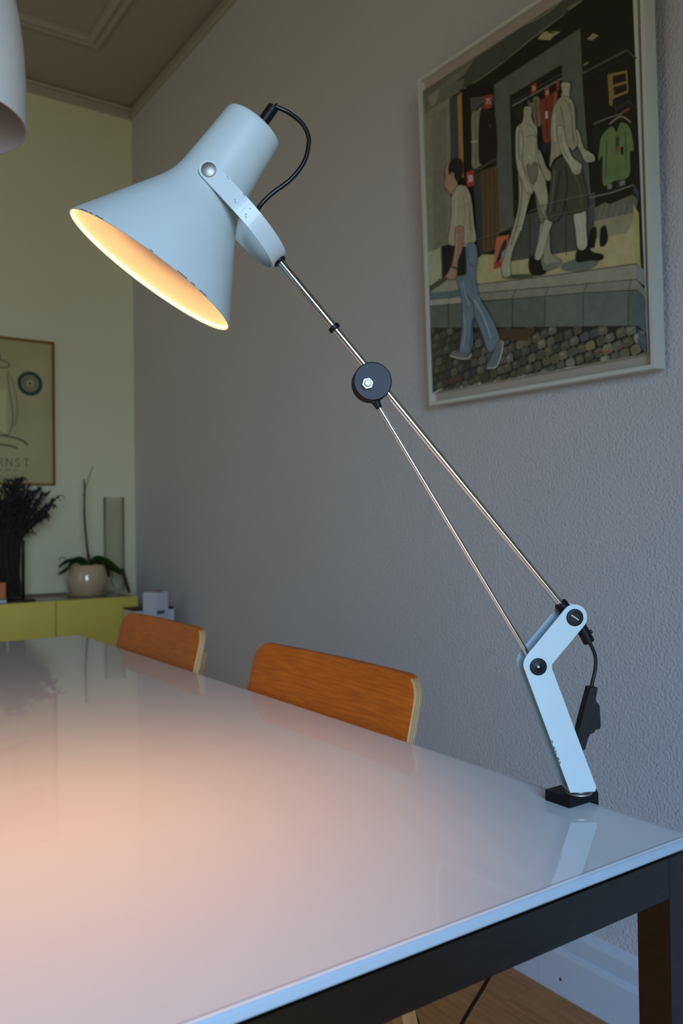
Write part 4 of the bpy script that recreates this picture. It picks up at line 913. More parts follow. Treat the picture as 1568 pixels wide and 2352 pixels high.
50 48 32 1835 1707 1847 1680 1859 1656 1869 1635 1877 1618 1879 1602 1886 1601 1884 1617 1876 1636 1865 1657 1853 1681 1842 1707
50 48 32 1879 1603 1875 1588 1866 1573 1853 1562 1842 1558 1833 1563 1831 1558 1844 1552 1859 1557 1872 1569 1882 1584 1886 1600
50 48 32 1835 1561 1826 1580 1817 1610 1808 1647 1800 1686 1793 1721 1786 1723 1793 1687 1801 1648 1810 1611 1819 1580 1829 1560
50 48 32 1793 1721 1787 1760 1780 1803 1775 1844 1773 1874 1776 1885 1768 1888 1766 1876 1768 1846 1773 1805 1780 1761 1786 1723
92 90 66 1612 2515 1607 2479 1599 2426 1592 2368 1593 2313 1603 2259 1621 2204 1639 2155 1651 2121 1663 2121 1651 2154 1633 2203 1615 2257 1605 2309 1605 2363 1611 2421 1619 2474 1624 2510
142 138 108 1527 2661 1537 2680 1550 2687 1565 2682 1579 2671 1591 2655 1601 2633 1611 2601 1619 2565 1625 2526 1627 2490 1624 2456 1614 2422 1604 2387 1596 2351 1594 2313 1600 2272 1611 2227 1626 2183 1641 2140 1656 2102 1671 2069 1689 2038 1706 2011 1720 1986 1731 1965 1736 1947 1739 1932 1738 1919 1735 1911 1728 1906 1717 1904 1700 1906 1682 1912 1664 1921 1649 1935 1637 1954 1627 1978 1618 2006 1609 2035 1598 2065 1585 2094 1571 2124 1557 2156 1544 2188 1533 2220 1525 2250 1518 2278 1514 2307 1510 2341 1509 2381 1509 2434 1511 2498 1514 2564 1519 2621
71 69 48 1530 2658 1540 2678 1552 2683 1564 2680 1577 2670 1588 2655 1598 2633 1607 2602 1615 2565 1621 2528 1623 2492 1620 2458 1627 2455 1631 2489 1629 2525 1623 2564 1615 2600 1605 2632 1594 2655 1582 2672 1566 2685 1549 2690 1534 2683 1523 2663
71 69 48 1620 2458 1611 2424 1600 2389 1592 2352 1590 2314 1596 2272 1608 2228 1622 2183 1638 2141 1652 2103 1668 2069 1685 2038 1692 2039 1675 2069 1659 2102 1645 2140 1629 2182 1615 2227 1604 2271 1598 2312 1599 2349 1607 2385 1618 2420 1627 2454
71 69 48 1685 2038 1703 2010 1717 1986 1727 1965 1733 1947 1735 1933 1735 1921 1731 1913 1726 1909 1715 1907 1700 1909 1682 1914 1682 1909 1701 1903 1718 1901 1730 1903 1738 1909 1742 1918 1742 1931 1740 1946 1734 1965 1724 1987 1709 2011 1692 2039
71 69 48 1683 1914 1666 1923 1652 1936 1640 1954 1631 1978 1622 2006 1612 2035 1602 2064 1589 2094 1575 2124 1560 2156 1547 2188 1540 2188 1553 2156 1568 2124 1582 2094 1595 2065 1605 2036 1614 2006 1623 1978 1633 1954 1646 1934 1662 1919 1681 1909
71 69 48 1547 2187 1537 2219 1529 2249 1522 2277 1517 2307 1514 2340 1513 2380 1513 2432 1515 2497 1518 2562 1523 2619 1530 2659 1523 2662 1516 2623 1510 2565 1507 2499 1505 2435 1505 2382 1507 2342 1510 2308 1515 2279 1521 2250 1529 2220 1540 2188
70 68 48 1652 1927 1674 1942 1703 1906 1733 1928 1725 1935 1703 1914 1675 1949 1645 1935
128 124 96 1829 2346 1835 2343 1844 2331 1853 2312 1864 2290 1874 2267 1885 2241 1895 2211 1906 2179 1917 2148 1929 2122 1941 2101 1955 2083 1969 2068 1980 2053 1987 2038 1990 2022 1990 2005 1987 1989 1982 1976 1975 1969 1965 1966 1953 1967 1939 1973 1924 1982 1911 1995 1899 2016 1888 2042 1876 2072 1866 2102 1856 2128 1848 2151 1840 2172 1833 2192 1828 2211 1824 2232 1822 2258 1821 2286 1822 2314 1825 2335
64 62 43 1828 2343 1833 2342 1840 2331 1850 2312 1861 2290 1871 2267 1881 2241 1892 2211 1903 2179 1910 2178 1899 2210 1888 2241 1878 2266 1867 2290 1857 2312 1847 2331 1837 2345 1829 2348
64 62 43 1903 2179 1914 2148 1925 2122 1938 2101 1953 2082 1966 2067 1977 2052 1984 2038 1987 2022 1994 2021 1991 2038 1983 2053 1972 2069 1958 2084 1944 2102 1932 2122 1921 2148 1910 2178
64 62 43 1987 2023 1987 2006 1984 1991 1979 1978 1972 1971 1964 1969 1953 1970 1940 1975 1926 1984 1923 1980 1938 1970 1953 1965 1967 1963 1978 1966 1985 1974 1991 1987 1994 2003 1994 2021
64 62 43 1927 1983 1914 1996 1903 2016 1891 2042 1880 2072 1869 2102 1860 2128 1851 2151 1843 2171 1836 2172 1844 2151 1853 2129 1862 2102 1873 2072 1884 2042 1896 2015 1908 1995 1922 1981
64 62 43 1843 2171 1837 2191 1831 2211 1827 2231 1825 2257 1825 2285 1826 2313 1828 2334 1832 2344 1825 2348 1821 2337 1818 2315 1818 2288 1818 2259 1820 2233 1824 2212 1830 2192 1836 2172
13 12 11 1675 1261 1686 1263 1700 1256 1715 1245 1730 1234 1743 1225 1757 1221 1771 1218 1785 1215 1797 1210 1807 1201 1813 1188 1817 1170 1819 1151 1822 1131 1828 1114 1839 1098 1854 1082 1869 1068 1880 1055 1883 1045 1878 1037 1865 1032 1848 1029 1829 1028 1809 1029 1788 1031 1762 1035 1736 1041 1711 1049 1691 1061 1676 1076 1664 1095 1655 1116 1648 1138 1645 1159 1646 1181 1650 1206 1656 1230 1665 1250
6 6 4 1676 1258 1686 1260 1698 1254 1712 1243 1728 1232 1742 1223 1757 1218 1771 1215 1785 1212 1785 1218 1771 1221 1757 1223 1745 1227 1731 1236 1717 1247 1702 1258 1686 1266 1673 1264
6 6 4 1784 1212 1795 1208 1804 1201 1810 1188 1813 1171 1815 1151 1818 1132 1824 1114 1836 1097 1842 1099 1831 1114 1826 1131 1822 1150 1820 1170 1817 1188 1810 1202 1799 1212 1786 1217
6 6 4 1836 1097 1851 1081 1866 1066 1877 1054 1880 1046 1875 1040 1863 1035 1847 1032 1828 1031 1830 1025 1850 1026 1867 1030 1880 1035 1887 1044 1883 1056 1871 1069 1856 1084 1841 1099
6 6 4 1828 1031 1809 1032 1787 1034 1762 1038 1736 1044 1712 1052 1694 1062 1679 1077 1667 1096 1661 1094 1673 1075 1689 1059 1710 1047 1735 1038 1762 1032 1788 1028 1810 1026 1830 1025
6 6 4 1667 1095 1658 1116 1652 1138 1649 1158 1649 1180 1653 1205 1660 1229 1669 1248 1678 1259 1672 1264 1662 1252 1653 1232 1646 1208 1642 1183 1641 1160 1645 1138 1651 1116 1660 1095
84 88 76 2537 975 2522 955 2477 942 2406 940 2319 947 2230 965 2153 990 2099 1018 2078 1044 2094 1066 2143 1078 2218 1080 2306 1071 2393 1053 2468 1028 2518 1001
96 96 76 2075 1081 2070 1068 2048 1057 2013 1050 1968 1048 1922 1051 1881 1058 1851 1070 1837 1083 1842 1096 1864 1107 1901 1115 1946 1117 1992 1114 2033 1106 2062 1095
13 12 11 2308 1171 2317 1175 2328 1177 2340 1176 2352 1175 2363 1174 2374 1175 2385 1176 2396 1177 2407 1175 2418 1170 2429 1159 2440 1144 2451 1126 2464 1109 2481 1094 2503 1081 2530 1070 2558 1059 2582 1049 2598 1039 2606 1028 2608 1017 2605 1007 2597 998 2584 994 2563 995 2534 1000 2500 1007 2466 1015 2434 1021 2403 1025 2371 1028 2339 1031 2312 1036 2291 1043 2279 1053 2274 1066 2273 1080 2274 1094 2276 1108 2279 1121 2284 1136 2291 1150 2299 1162
6 6 4 2310 1168 2319 1173 2329 1174 2341 1173 2353 1172 2364 1171 2376 1172 2386 1174 2397 1174 2407 1173 2406 1178 2395 1180 2384 1179 2373 1177 2362 1177 2351 1177 2339 1179 2327 1179 2316 1178 2305 1173
6 6 4 2406 1173 2417 1168 2427 1158 2437 1143 2449 1125 2462 1108 2479 1092 2502 1079 2530 1067 2558 1057 2559 1062 2531 1072 2504 1084 2482 1096 2467 1110 2454 1127 2443 1144 2432 1160 2420 1172 2408 1178
6 6 4 2557 1057 2581 1047 2596 1037 2603 1028 2605 1018 2602 1008 2595 1001 2583 997 2562 998 2533 1003 2534 997 2563 992 2585 992 2599 996 2608 1005 2611 1016 2609 1029 2600 1041 2583 1051 2559 1062
6 6 4 2534 1003 2500 1010 2466 1018 2434 1024 2403 1028 2370 1031 2339 1034 2312 1039 2293 1045 2281 1055 2277 1052 2290 1041 2312 1033 2340 1029 2371 1026 2404 1023 2435 1019 2466 1012 2500 1005 2534 997
6 6 4 2282 1053 2277 1066 2276 1079 2277 1093 2279 1106 2282 1120 2287 1134 2294 1148 2302 1160 2310 1169 2305 1173 2296 1164 2288 1152 2281 1137 2276 1123 2273 1109 2271 1095 2269 1081 2270 1066 2276 1053
142 142 120 2266 1534 2276 1544 2291 1545 2309 1540 2328 1533 2344 1528 2360 1529 2376 1532 2392 1533 2405 1529 2414 1516 2419 1491 2420 1457 2419 1418 2417 1378 2416 1340 2418 1302 2420 1261 2422 1221 2421 1188 2414 1164 2398 1151 2375 1145 2350 1146 2326 1155 2308 1171 2297 1197 2291 1234 2287 1276 2285 1320 2282 1360 2276 1398 2270 1439 2265 1478 2263 1511
71 71 54 2269 1532 2278 1542 2291 1542 2309 1537 2327 1530 2345 1526 2361 1526 2378 1529 2374 1535 2358 1532 2343 1531 2328 1535 2309 1542 2290 1548 2274 1547 2263 1536
71 71 54 2377 1529 2392 1530 2403 1527 2411 1516 2416 1492 2417 1458 2416 1419 2414 1378 2420 1377 2422 1417 2423 1457 2422 1491 2417 1516 2406 1531 2391 1536 2375 1535
71 71 54 2414 1378 2413 1340 2414 1302 2417 1261 2419 1222 2418 1189 2411 1166 2395 1153 2401 1149 2417 1162 2424 1186 2425 1220 2424 1260 2421 1301 2419 1339 2420 1377
71 71 54 2396 1154 2374 1148 2349 1149 2327 1157 2310 1172 2300 1197 2294 1233 2291 1276 2284 1277 2288 1234 2294 1197 2305 1170 2324 1153 2350 1144 2376 1142 2400 1148
71 71 54 2291 1276 2288 1319 2285 1359 2280 1398 2273 1438 2268 1477 2266 1510 2269 1533 2263 1535 2260 1512 2262 1478 2267 1440 2273 1399 2278 1360 2281 1321 2284 1277
138 136 112 1894 1589 1915 1593 1938 1588 1961 1576 1979 1560 1988 1543 1987 1525 1977 1504 1963 1481 1945 1453 1928 1422 1910 1381 1890 1332 1869 1281 1847 1237 1827 1208 1804 1194 1780 1191 1756 1198 1739 1212 1731 1232 1737 1262 1752 1303 1773 1349 1795 1395 1814 1435 1830 1472 1846 1510 1861 1544 1877 1572
69 68 50 1896 1586 1916 1590 1938 1586 1959 1574 1976 1559 1985 1543 1983 1526 1990 1524 1992 1543 1982 1561 1963 1578 1939 1591 1913 1596 1892 1592
69 68 50 1983 1527 1974 1506 1959 1483 1942 1455 1925 1424 1907 1383 1887 1333 1894 1330 1914 1380 1932 1420 1949 1451 1966 1479 1981 1503 1990 1523
69 68 50 1887 1333 1866 1283 1844 1239 1824 1210 1802 1197 1779 1194 1757 1200 1756 1195 1780 1188 1807 1191 1830 1205 1851 1235 1872 1279 1894 1330
69 68 50 1759 1199 1742 1212 1735 1231 1740 1261 1755 1301 1776 1347 1799 1393 1792 1396 1769 1351 1748 1304 1733 1263 1728 1233 1736 1211 1754 1196
69 68 50 1799 1393 1818 1433 1834 1470 1849 1508 1865 1542 1881 1570 1897 1587 1891 1591 1874 1574 1858 1546 1842 1511 1827 1474 1811 1437 1792 1396
56 56 41 2019 2109 2038 2129 2063 2145 2090 2155 2119 2156 2151 2148 2185 2131 2220 2108 2254 2082 2289 2050 2325 2013 2358 1974 2382 1940 2395 1914 2399 1891 2401 1867 2405 1836 2414 1793 2426 1743 2436 1693 2441 1648 2443 1610 2443 1574 2435 1544 2415 1525 2372 1519 2313 1524 2253 1536 2210 1549 2191 1563 2186 1581 2187 1601 2185 1621 2180 1645 2174 1672 2168 1694 2161 1700 2153 1684 2145 1652 2134 1616 2119 1586 2100 1564 2076 1543 2050 1528 2023 1524 1992 1531 1956 1549 1925 1575 1907 1609 1907 1654 1920 1709 1938 1767 1952 1820 1962 1867 1972 1912 1982 1953 1990 1991 1996 2026 2001 2058 2007 2086
28 28 18 2022 2107 2041 2127 2065 2142 2092 2152 2120 2153 2151 2145 2184 2129 2219 2106 2252 2080 2287 2049 2323 2012 2356 1973 2380 1939 2385 1941 2361 1975 2328 2014 2291 2052 2256 2084 2221 2110 2186 2133 2151 2150 2118 2159 2088 2158 2060 2148 2035 2132 2016 2112
28 28 18 2379 1940 2392 1914 2396 1892 2397 1868 2402 1836 2411 1794 2423 1744 2433 1693 2438 1649 2440 1611 2439 1575 2432 1546 2412 1527 2417 1523 2438 1542 2446 1572 2446 1609 2444 1648 2439 1692 2429 1743 2418 1793 2408 1835 2404 1866 2402 1890 2398 1913 2385 1940
28 28 18 2413 1528 2371 1522 2312 1527 2253 1539 2211 1551 2193 1564 2189 1581 2190 1600 2189 1620 2183 1644 2178 1672 2171 1694 2163 1702 2159 1699 2165 1694 2171 1673 2176 1645 2182 1621 2184 1602 2183 1582 2188 1562 2209 1546 2253 1533 2314 1522 2373 1516 2416 1522
28 28 18 2158 1702 2150 1686 2141 1654 2131 1617 2116 1588 2097 1566 2073 1545 2048 1531 2022 1527 1992 1534 1958 1551 1928 1576 1910 1609 1904 1609 1923 1574 1955 1547 1991 1529 2024 1521 2052 1525 2079 1540 2103 1562 2122 1584 2137 1614 2148 1651 2156 1683 2164 1698
28 28 18 1911 1608 1911 1653 1923 1708 1941 1766 1956 1819 1966 1866 1976 1910 1985 1952 1994 1990 2000 2025 2004 2057 2010 2084 2022 2107 2016 2111 2003 2088 1997 2060 1993 2028 1987 1993 1978 1955 1969 1913 1959 1868 1949 1822 1934 1769 1916 1711 1904 1655 1903 1610
36 36 26 2175 2037 2179 1999 2185 1944 2189 1885 2189 1835 2182 1795 2171 1758 2158 1727 2150 1705 2167 1697 2176 1719 2188 1750 2200 1788 2207 1829 2207 1880 2203 1939 2197 1994 2193 2032
78 78 58 2035 2050 2027 2005 2015 1940 2002 1870 1990 1809 1978 1758 1966 1709 1955 1668 1947 1639 1966 1631 1973 1660 1984 1701 1997 1750 2008 1802 2021 1863 2034 1933 2046 1997 2054 2042
136 132 104 2161 2880 2168 2884 2179 2884 2192 2880 2205 2875 2218 2870 2230 2865 2244 2858 2257 2851 2268 2842 2275 2831 2277 2818 2275 2802 2271 2785 2266 2769 2263 2755 2262 2741 2262 2728 2262 2716 2259 2707 2252 2702 2236 2703 2214 2708 2190 2716 2168 2725 2155 2735 2151 2745 2153 2755 2159 2767 2165 2780 2169 2794 2167 2811 2164 2831 2160 2851 2158 2868
68 66 46 2163 2877 2170 2881 2180 2881 2192 2878 2205 2873 2217 2867 2230 2862 2244 2856 2244 2861 2230 2867 2218 2872 2205 2878 2191 2883 2178 2887 2166 2887 2158 2882
68 66 46 2243 2856 2256 2849 2266 2841 2272 2832 2274 2819 2272 2804 2268 2787 2263 2771 2270 2767 2274 2784 2278 2801 2280 2817 2278 2831 2270 2843 2258 2853 2245 2861
68 66 46 2263 2771 2260 2756 2259 2743 2259 2729 2259 2718 2256 2709 2250 2705 2235 2706 2237 2700 2254 2700 2262 2705 2266 2715 2266 2727 2265 2740 2266 2753 2270 2767
68 66 46 2235 2706 2213 2711 2190 2719 2169 2728 2157 2736 2154 2744 2157 2754 2162 2765 2156 2769 2150 2757 2147 2746 2152 2734 2168 2723 2190 2713 2214 2705 2237 2700
68 66 46 2162 2765 2169 2778 2172 2792 2171 2810 2167 2830 2163 2850 2162 2867 2164 2878 2157 2881 2155 2870 2157 2852 2160 2832 2164 2812 2165 2795 2162 2782 2156 2769
144 140 112 2272 2825 2268 2820 2256 2820 2237 2824 2216 2831 2194 2842 2176 2853 2164 2864 2160 2873 2165 2878 2177 2878 2196 2874 2217 2866 2239 2856 2257 2844 2268 2834
136 132 104 2314 2353 2321 2358 2330 2356 2341 2348 2353 2335 2364 2317 2374 2290 2383 2254 2392 2215 2402 2178 2413 2149 2424 2129 2437 2115 2450 2104 2463 2094 2475 2083 2488 2071 2501 2060 2514 2049 2525 2039 2534 2028 2540 2015 2545 2002 2548 1990 2549 1979 2546 1971 2540 1967 2530 1966 2518 1967 2505 1969 2493 1972 2480 1976 2465 1981 2450 1987 2436 1995 2424 2005 2416 2017 2409 2031 2403 2048 2397 2066 2388 2088 2376 2114 2362 2143 2346 2175 2333 2206 2323 2235 2317 2263 2313 2292 2311 2318 2311 2340
68 66 46 2317 2351 2322 2355 2330 2354 2340 2347 2351 2334 2361 2317 2370 2290 2380 2255 2389 2216 2399 2179 2410 2150 2416 2149 2405 2178 2395 2215 2386 2254 2377 2290 2367 2317 2356 2336 2343 2350 2331 2358 2319 2361 2312 2356
68 66 46 2410 2149 2422 2129 2435 2114 2448 2102 2461 2092 2474 2081 2486 2070 2499 2058 2512 2048 2523 2037 2531 2027 2536 2028 2527 2040 2516 2051 2503 2062 2490 2073 2477 2085 2465 2096 2452 2106 2439 2116 2427 2130 2415 2150
68 66 46 2531 2027 2537 2015 2542 2003 2545 1990 2546 1980 2544 1973 2538 1970 2529 1969 2518 1970 2505 1972 2492 1975 2493 1970 2506 1966 2519 1964 2532 1963 2542 1964 2549 1969 2552 1977 2551 1989 2548 2002 2543 2015 2536 2028
68 66 46 2493 1975 2479 1979 2465 1983 2451 1989 2438 1996 2427 2006 2418 2018 2412 2031 2406 2047 2400 2066 2391 2088 2385 2088 2394 2066 2400 2048 2406 2031 2413 2017 2422 2004 2435 1993 2450 1984 2465 1978 2480 1973 2493 1970
68 66 46 2391 2088 2379 2114 2365 2143 2349 2175 2336 2206 2326 2234 2320 2262 2316 2291 2314 2317 2315 2339 2318 2352 2311 2355 2308 2341 2307 2320 2309 2293 2313 2264 2320 2235 2330 2206 2343 2175 2359 2143 2373 2113 2385 2088
80 78 56 2433 2004 2463 2040 2481 1985 2506 2017 2519 1979 2527 1979 2505 2024 2484 1991 2463 2047 2425 2010
126 121 94 2144 2750 2170 2750 2197 2742 2223 2728 2245 2712 2264 2695 2279 2675 2292 2653 2303 2632 2311 2615 2316 2601 2319 2583 2322 2553 2324 2507 2324 2449 2325 2389 2327 2339 2335 2302 2345 2272 2354 2247 2354 2224 2342 2201 2321 2180 2299 2165 2280 2158 2267 2166 2257 2185 2247 2204 2232 2215 2211 2212 2185 2202 2158 2189 2132 2179 2107 2173 2082 2170 2059 2165 2037 2158 2018 2139 1999 2112 1984 2093 1976 2097 1977 2134 1986 2193 1997 2259 2004 2316 2004 2356 2001 2390 1999 2424 2000 2463 2006 2512 2015 2568 2026 2621 2042 2665 2063 2697 2089 2723 2117 2741
63 60 42 2145 2747 2171 2747 2197 2739 2222 2725 2244 2710 2261 2694 2277 2674 2289 2653 2300 2632 2308 2616 2313 2602 2316 2583 2323 2582 2319 2600 2314 2615 2306 2632 2295 2653 2282 2675 2266 2696 2247 2714 2224 2730 2197 2744 2169 2753 2142 2753
63 60 42 2316 2584 2319 2555 2321 2508 2321 2450 2321 2390 2324 2340 2331 2303 2342 2272 2350 2247 2350 2225 2339 2203 2319 2183 2324 2178 2345 2199 2357 2222 2357 2246 2348 2272 2338 2302 2330 2339 2328 2388 2328 2448 2327 2506 2326 2552 2323 2582
63 60 42 2319 2183 2296 2168 2278 2161 2269 2167 2260 2185 2249 2205 2232 2217 2209 2215 2183 2204 2155 2192 2130 2182 2105 2176 2109 2170 2134 2176 2160 2186 2187 2199 2213 2209 2233 2212 2244 2203 2254 2184 2265 2165 2281 2155 2301 2162 2324 2178
63 60 42 2105 2176 2081 2173 2057 2168 2035 2160 2014 2141 1996 2115 1981 2096 1979 2096 1981 2132 1990 2192 2000 2258 2007 2314 2000 2317 1993 2261 1983 2195 1974 2135 1972 2098 1987 2091 2002 2110 2021 2137 2040 2155 2061 2163 2084 2167 2109 2170
63 60 42 2007 2314 2008 2355 2005 2389 2002 2422 2004 2461 2010 2511 2018 2566 2030 2620 2045 2663 2066 2695 2092 2720 2120 2738 2114 2743 2086 2725 2060 2700 2039 2667 2023 2623 2011 2569 2003 2514 1997 2464 1995 2425 1998 2391 2001 2357 2000 2317
63 60 42 2119 2738 2146 2747 2141 2753 2115 2743
88 85 62 2248 2654 2253 2620 2260 2573 2268 2519 2274 2466 2279 2408 2282 2345 2285 2287 2288 2247 2301 2243 2299 2283 2296 2341 2292 2404 2287 2462 2281 2515 2273 2569 2266 2617 2261 2650
92 89 66 2133 2663 2141 2632 2153 2586 2164 2535 2172 2487 2176 2438 2177 2386 2176 2339 2176 2306 2190 2302 2190 2334 2190 2381 2189 2434 2186 2483 2178 2532 2166 2583 2155 2629 2147 2661
86 83 60 2084 2446 2091 2436 2101 2422 2115 2408 2132 2399 2147 2404 2162 2415 2174 2428 2183 2436 2171 2446 2163 2437 2150 2425 2137 2415 2127 2411 2122 2414 2112 2426 2102 2439 2095 2449
142 138 110 2090 2456 2099 2471 2117 2472 2137 2464 2157 2450 2172 2434 2181 2415 2185 2390 2188 2362 2192 2330 2199 2298 2210 2263 2222 2223 2236 2183 2251 2145 2267 2113 2283 2088 2302 2067 2321 2050 2338 2035 2352 2021 2364 2009 2374 2000 2381 1992 2386 1983 2388 1973 2386 1960 2382 1945 2374 1929 2365 1917 2355 1909 2342 1906 2327 1907 2311 1912 2296 1919 2282 1930 2271 1943 2261 1960 2252 1980 2242 2002 2229 2028 2212 2057 2191 2090 2170 2125 2150 2164 2133 2205 2119 2255 2106 2314 2095 2372 2089 2422
71 69 49 2093 2454 2102 2468 2117 2469 2137 2462 2156 2448 2170 2433 2177 2415 2182 2391 2185 2363 2189 2331 2196 2299 2202 2298 2195 2330 2191 2361 2188 2389 2184 2414 2175 2434 2159 2451 2138 2466 2116 2475 2097 2474 2087 2458
71 69 49 2196 2299 2206 2263 2219 2224 2233 2183 2248 2145 2264 2113 2281 2087 2300 2066 2319 2049 2336 2034 2350 2020 2354 2022 2340 2037 2323 2052 2304 2069 2286 2089 2269 2114 2254 2145 2239 2183 2225 2223 2213 2262 2202 2298
71 69 49 2350 2020 2362 2008 2371 1998 2379 1991 2383 1983 2385 1974 2383 1962 2378 1947 2371 1931 2362 1919 2352 1911 2357 1907 2368 1914 2377 1928 2385 1943 2390 1959 2391 1972 2389 1983 2384 1992 2376 2001 2366 2010 2355 2022
71 69 49 2353 1912 2341 1909 2327 1910 2312 1914 2297 1922 2284 1931 2273 1944 2264 1960 2255 1980 2245 2002 2232 2028 2226 2028 2239 2002 2249 1979 2258 1960 2268 1943 2280 1929 2295 1917 2311 1909 2328 1905 2344 1904 2356 1906
71 69 49 2232 2029 2215 2058 2194 2090 2173 2126 2153 2164 2136 2205 2122 2255 2109 2313 2099 2371 2093 2421 2093 2455 2086 2457 2086 2423 2092 2373 2102 2314 2116 2256 2130 2206 2146 2164 2167 2125 2188 2089 2209 2057 2226 2028
70 68 48 2286 1931 2307 1962 2328 1911 2356 1946 2348 1952 2329 1918 2308 1969 2278 1936
108 105 80 1568 2646 1564 2625 1558 2595 1552 2559 1549 2519 1548 2471 1550 2415 1552 2363 1553 2327 1574 2320 1572 2356 1570 2408 1569 2464 1569 2512 1573 2550 1578 2586 1584 2616 1588 2637
112 109 84 1678 2654 1689 2647 1705 2637 1722 2625 1737 2614 1750 2600 1763 2585 1775 2570 1783 2560 1794 2563 1786 2573 1774 2588 1760 2605 1746 2620 1729 2633 1711 2645 1694 2656 1683 2663
150 146 116 1679 2313 1687 2304 1697 2292 1707 2279 1712 2269 1712 2258 1709 2244 1705 2230 1702 2221 1731 2207 1734 2216 1738 2230 1741 2247 1741 2264 1732 2282 1721 2298 1709 2311 1702 2320
150 147 118 1633 1865 1628 1844 1622 1814 1613 1779 1602 1742 1586 1700 1565 1650 1544 1605 1530 1573 1555 1561 1569 1593 1589 1639 1610 1688 1627 1731 1638 1769 1647 1804 1653 1834 1658 1855
104 101 76 1843 1759 1851 1738 1864 1709 1877 1678 1886 1653 1891 1635 1894 1619 1895 1606 1896 1597 1917 1592 1916 1601 1915 1615 1912 1632 1907 1652 1897 1678 1884 1709 1872 1739 1863 1759
104 100 76 2192 2709 2202 2692 2217 2668 2233 2642 2244 2617 2252 2592 2257 2565 2260 2540 2263 2523 2280 2518 2278 2535 2274 2560 2269 2589 2261 2616 2249 2643 2233 2670 2217 2694 2207 2711
150 145 118 2057 2624 2054 2607 2049 2584 2044 2555 2041 2520 2040 2475 2042 2422 2044 2371 2045 2336 2068 2329 2067 2364 2065 2414 2064 2467 2064 2511 2067 2544 2072 2573 2076 2596 2080 2613
108 104 80 2121 2380 2125 2352 2130 2311 2138 2266 2149 2225 2167 2185 2189 2146 2210 2112 2225 2089 2238 2091 2224 2114 2203 2148 2181 2186 2164 2223 2154 2263 2146 2308 2140 2348 2136 2376
150 148 122 2321 1471 2327 1447 2335 1413 2343 1375 2349 1340 2352 1305 2354 1269 2354 1237 2355 1215 2375 1210 2374 1233 2373 1265 2372 1301 2369 1336 2362 1373 2354 1411 2346 1445 2340 1469
30 30 22 2107 2026 2097 1990 2082 1938 2066 1880 2052 1826 2039 1774 2027 1720 2016 1672 2009 1638 2023 1633 2030 1666 2041 1714 2053 1768 2066 1820 2080 1874 2096 1931 2111 1983 2121 2019
76 76 56 2285 1926 2297 1897 2314 1856 2332 1809 2345 1766 2352 1722 2356 1674 2359 1632 2360 1603 2378 1598 2376 1628 2374 1670 2369 1718 2362 1763 2348 1808 2330 1855 2313 1897 2301 1926
84 86 72 846 1654 1636 1610 2003 1591 2498 1524 2497 1529 2002 1597 1634 1616 844 1660
92 92 78 1666 1728 1985 1734 2503 1661 2502 1667 1984 1740 1664 1734
142 106 80 409 2654 419 2665 430 2678 443 2689 455 2696 468 2696 481 2690 495 2679 509 2663 522 2643 533 2622 539 2595 544 2562 547 2528 551 2495 556 2468 564 2448 574 2431 584 2418 592 2405 595 2393 593 2381 587 2370 578 2360 567 2350 555 2339 541 2327 524 2314 506 2301 488 2292 472 2291 458 2299 444 2314 431 2333 419 2353 407 2370 394 2385 381 2398 369 2412 359 2425 354 2440 355 2457 361 2474 370 2492 379 2509 384 2525 384 2540 382 2553 379 2566 377 2578 377 2591 381 2604 386 2617 393 2630 400 2642
62 40 27 413 2651 423 2663 435 2675 447 2686 458 2692 469 2693 479 2688 492 2677 506 2662 518 2643 528 2622 535 2596 544 2594 537 2621 526 2643 513 2663 499 2680 483 2692 467 2700 452 2699 439 2692 426 2681 415 2668 405 2656
62 40 27 535 2596 539 2563 543 2529 546 2496 551 2469 559 2448 570 2431 580 2417 587 2406 590 2394 588 2383 582 2372 591 2368 597 2379 599 2392 596 2405 588 2418 578 2432 568 2448 560 2467 555 2494 552 2527 548 2561 544 2594
62 40 27 583 2372 574 2362 563 2352 551 2342 537 2330 520 2316 503 2304 485 2296 471 2294 461 2300 448 2314 435 2333 427 2333 440 2313 455 2297 473 2288 491 2289 510 2298 528 2311 545 2325 559 2337 571 2347 582 2357 591 2367
62 40 27 435 2333 423 2353 411 2371 398 2386 384 2399 372 2412 363 2425 358 2439 360 2455 366 2472 375 2490 383 2507 374 2512 366 2494 357 2476 350 2459 349 2441 355 2425 365 2411 377 2397 391 2384 403 2370 415 2353 427 2333
62 40 27 383 2507 388 2524 389 2538 386 2552 383 2565 381 2577 382 2589 385 2602 391 2615 397 2628 405 2640 413 2651 405 2656 396 2645 388 2632 382 2619 376 2606 373 2593 372 2579 374 2567 377 2554 379 2541 379 2527 374 2511
24 18 13 473 2674 483 2680 495 2686 508 2690 522 2692 536 2693 551 2692 566 2689 582 2684 597 2678 612 2671 626 2662 640 2653 653 2642 664 2629 673 2614 679 2596 683 2575 685 2552 685 2529 682 2508 677 2489 669 2469 659 2450 648 2433 639 2420 631 2409 623 2399 615 2393 607 2390 598 2392 587 2401 576 2416 565 2435 554 2455 543 2472 535 2490 527 2509 520 2527 512 2542 504 2552 494 2553 483 2547 471 2538 461 2532 453 2534 448 2545 445 2562 444 2583 444 2603 445 2620 448 2634 452 2646 458 2656 465 2666
12 9 5 477 2670 487 2677 498 2683 511 2687 525 2689 538 2690 552 2689 567 2686 582 2681 597 2675 610 2668 624 2660 627 2665 613 2673 598 2681 582 2687 566 2692 550 2695 534 2697 520 2696 505 2693 492 2689 480 2683 469 2677
12 9 5 624 2660 637 2651 650 2641 660 2629 669 2615 674 2597 678 2576 680 2553 680 2531 678 2510 673 2491 664 2471 673 2467 681 2487 687 2507 689 2528 689 2551 687 2574 683 2595 677 2614 668 2630 656 2643 642 2655 628 2665
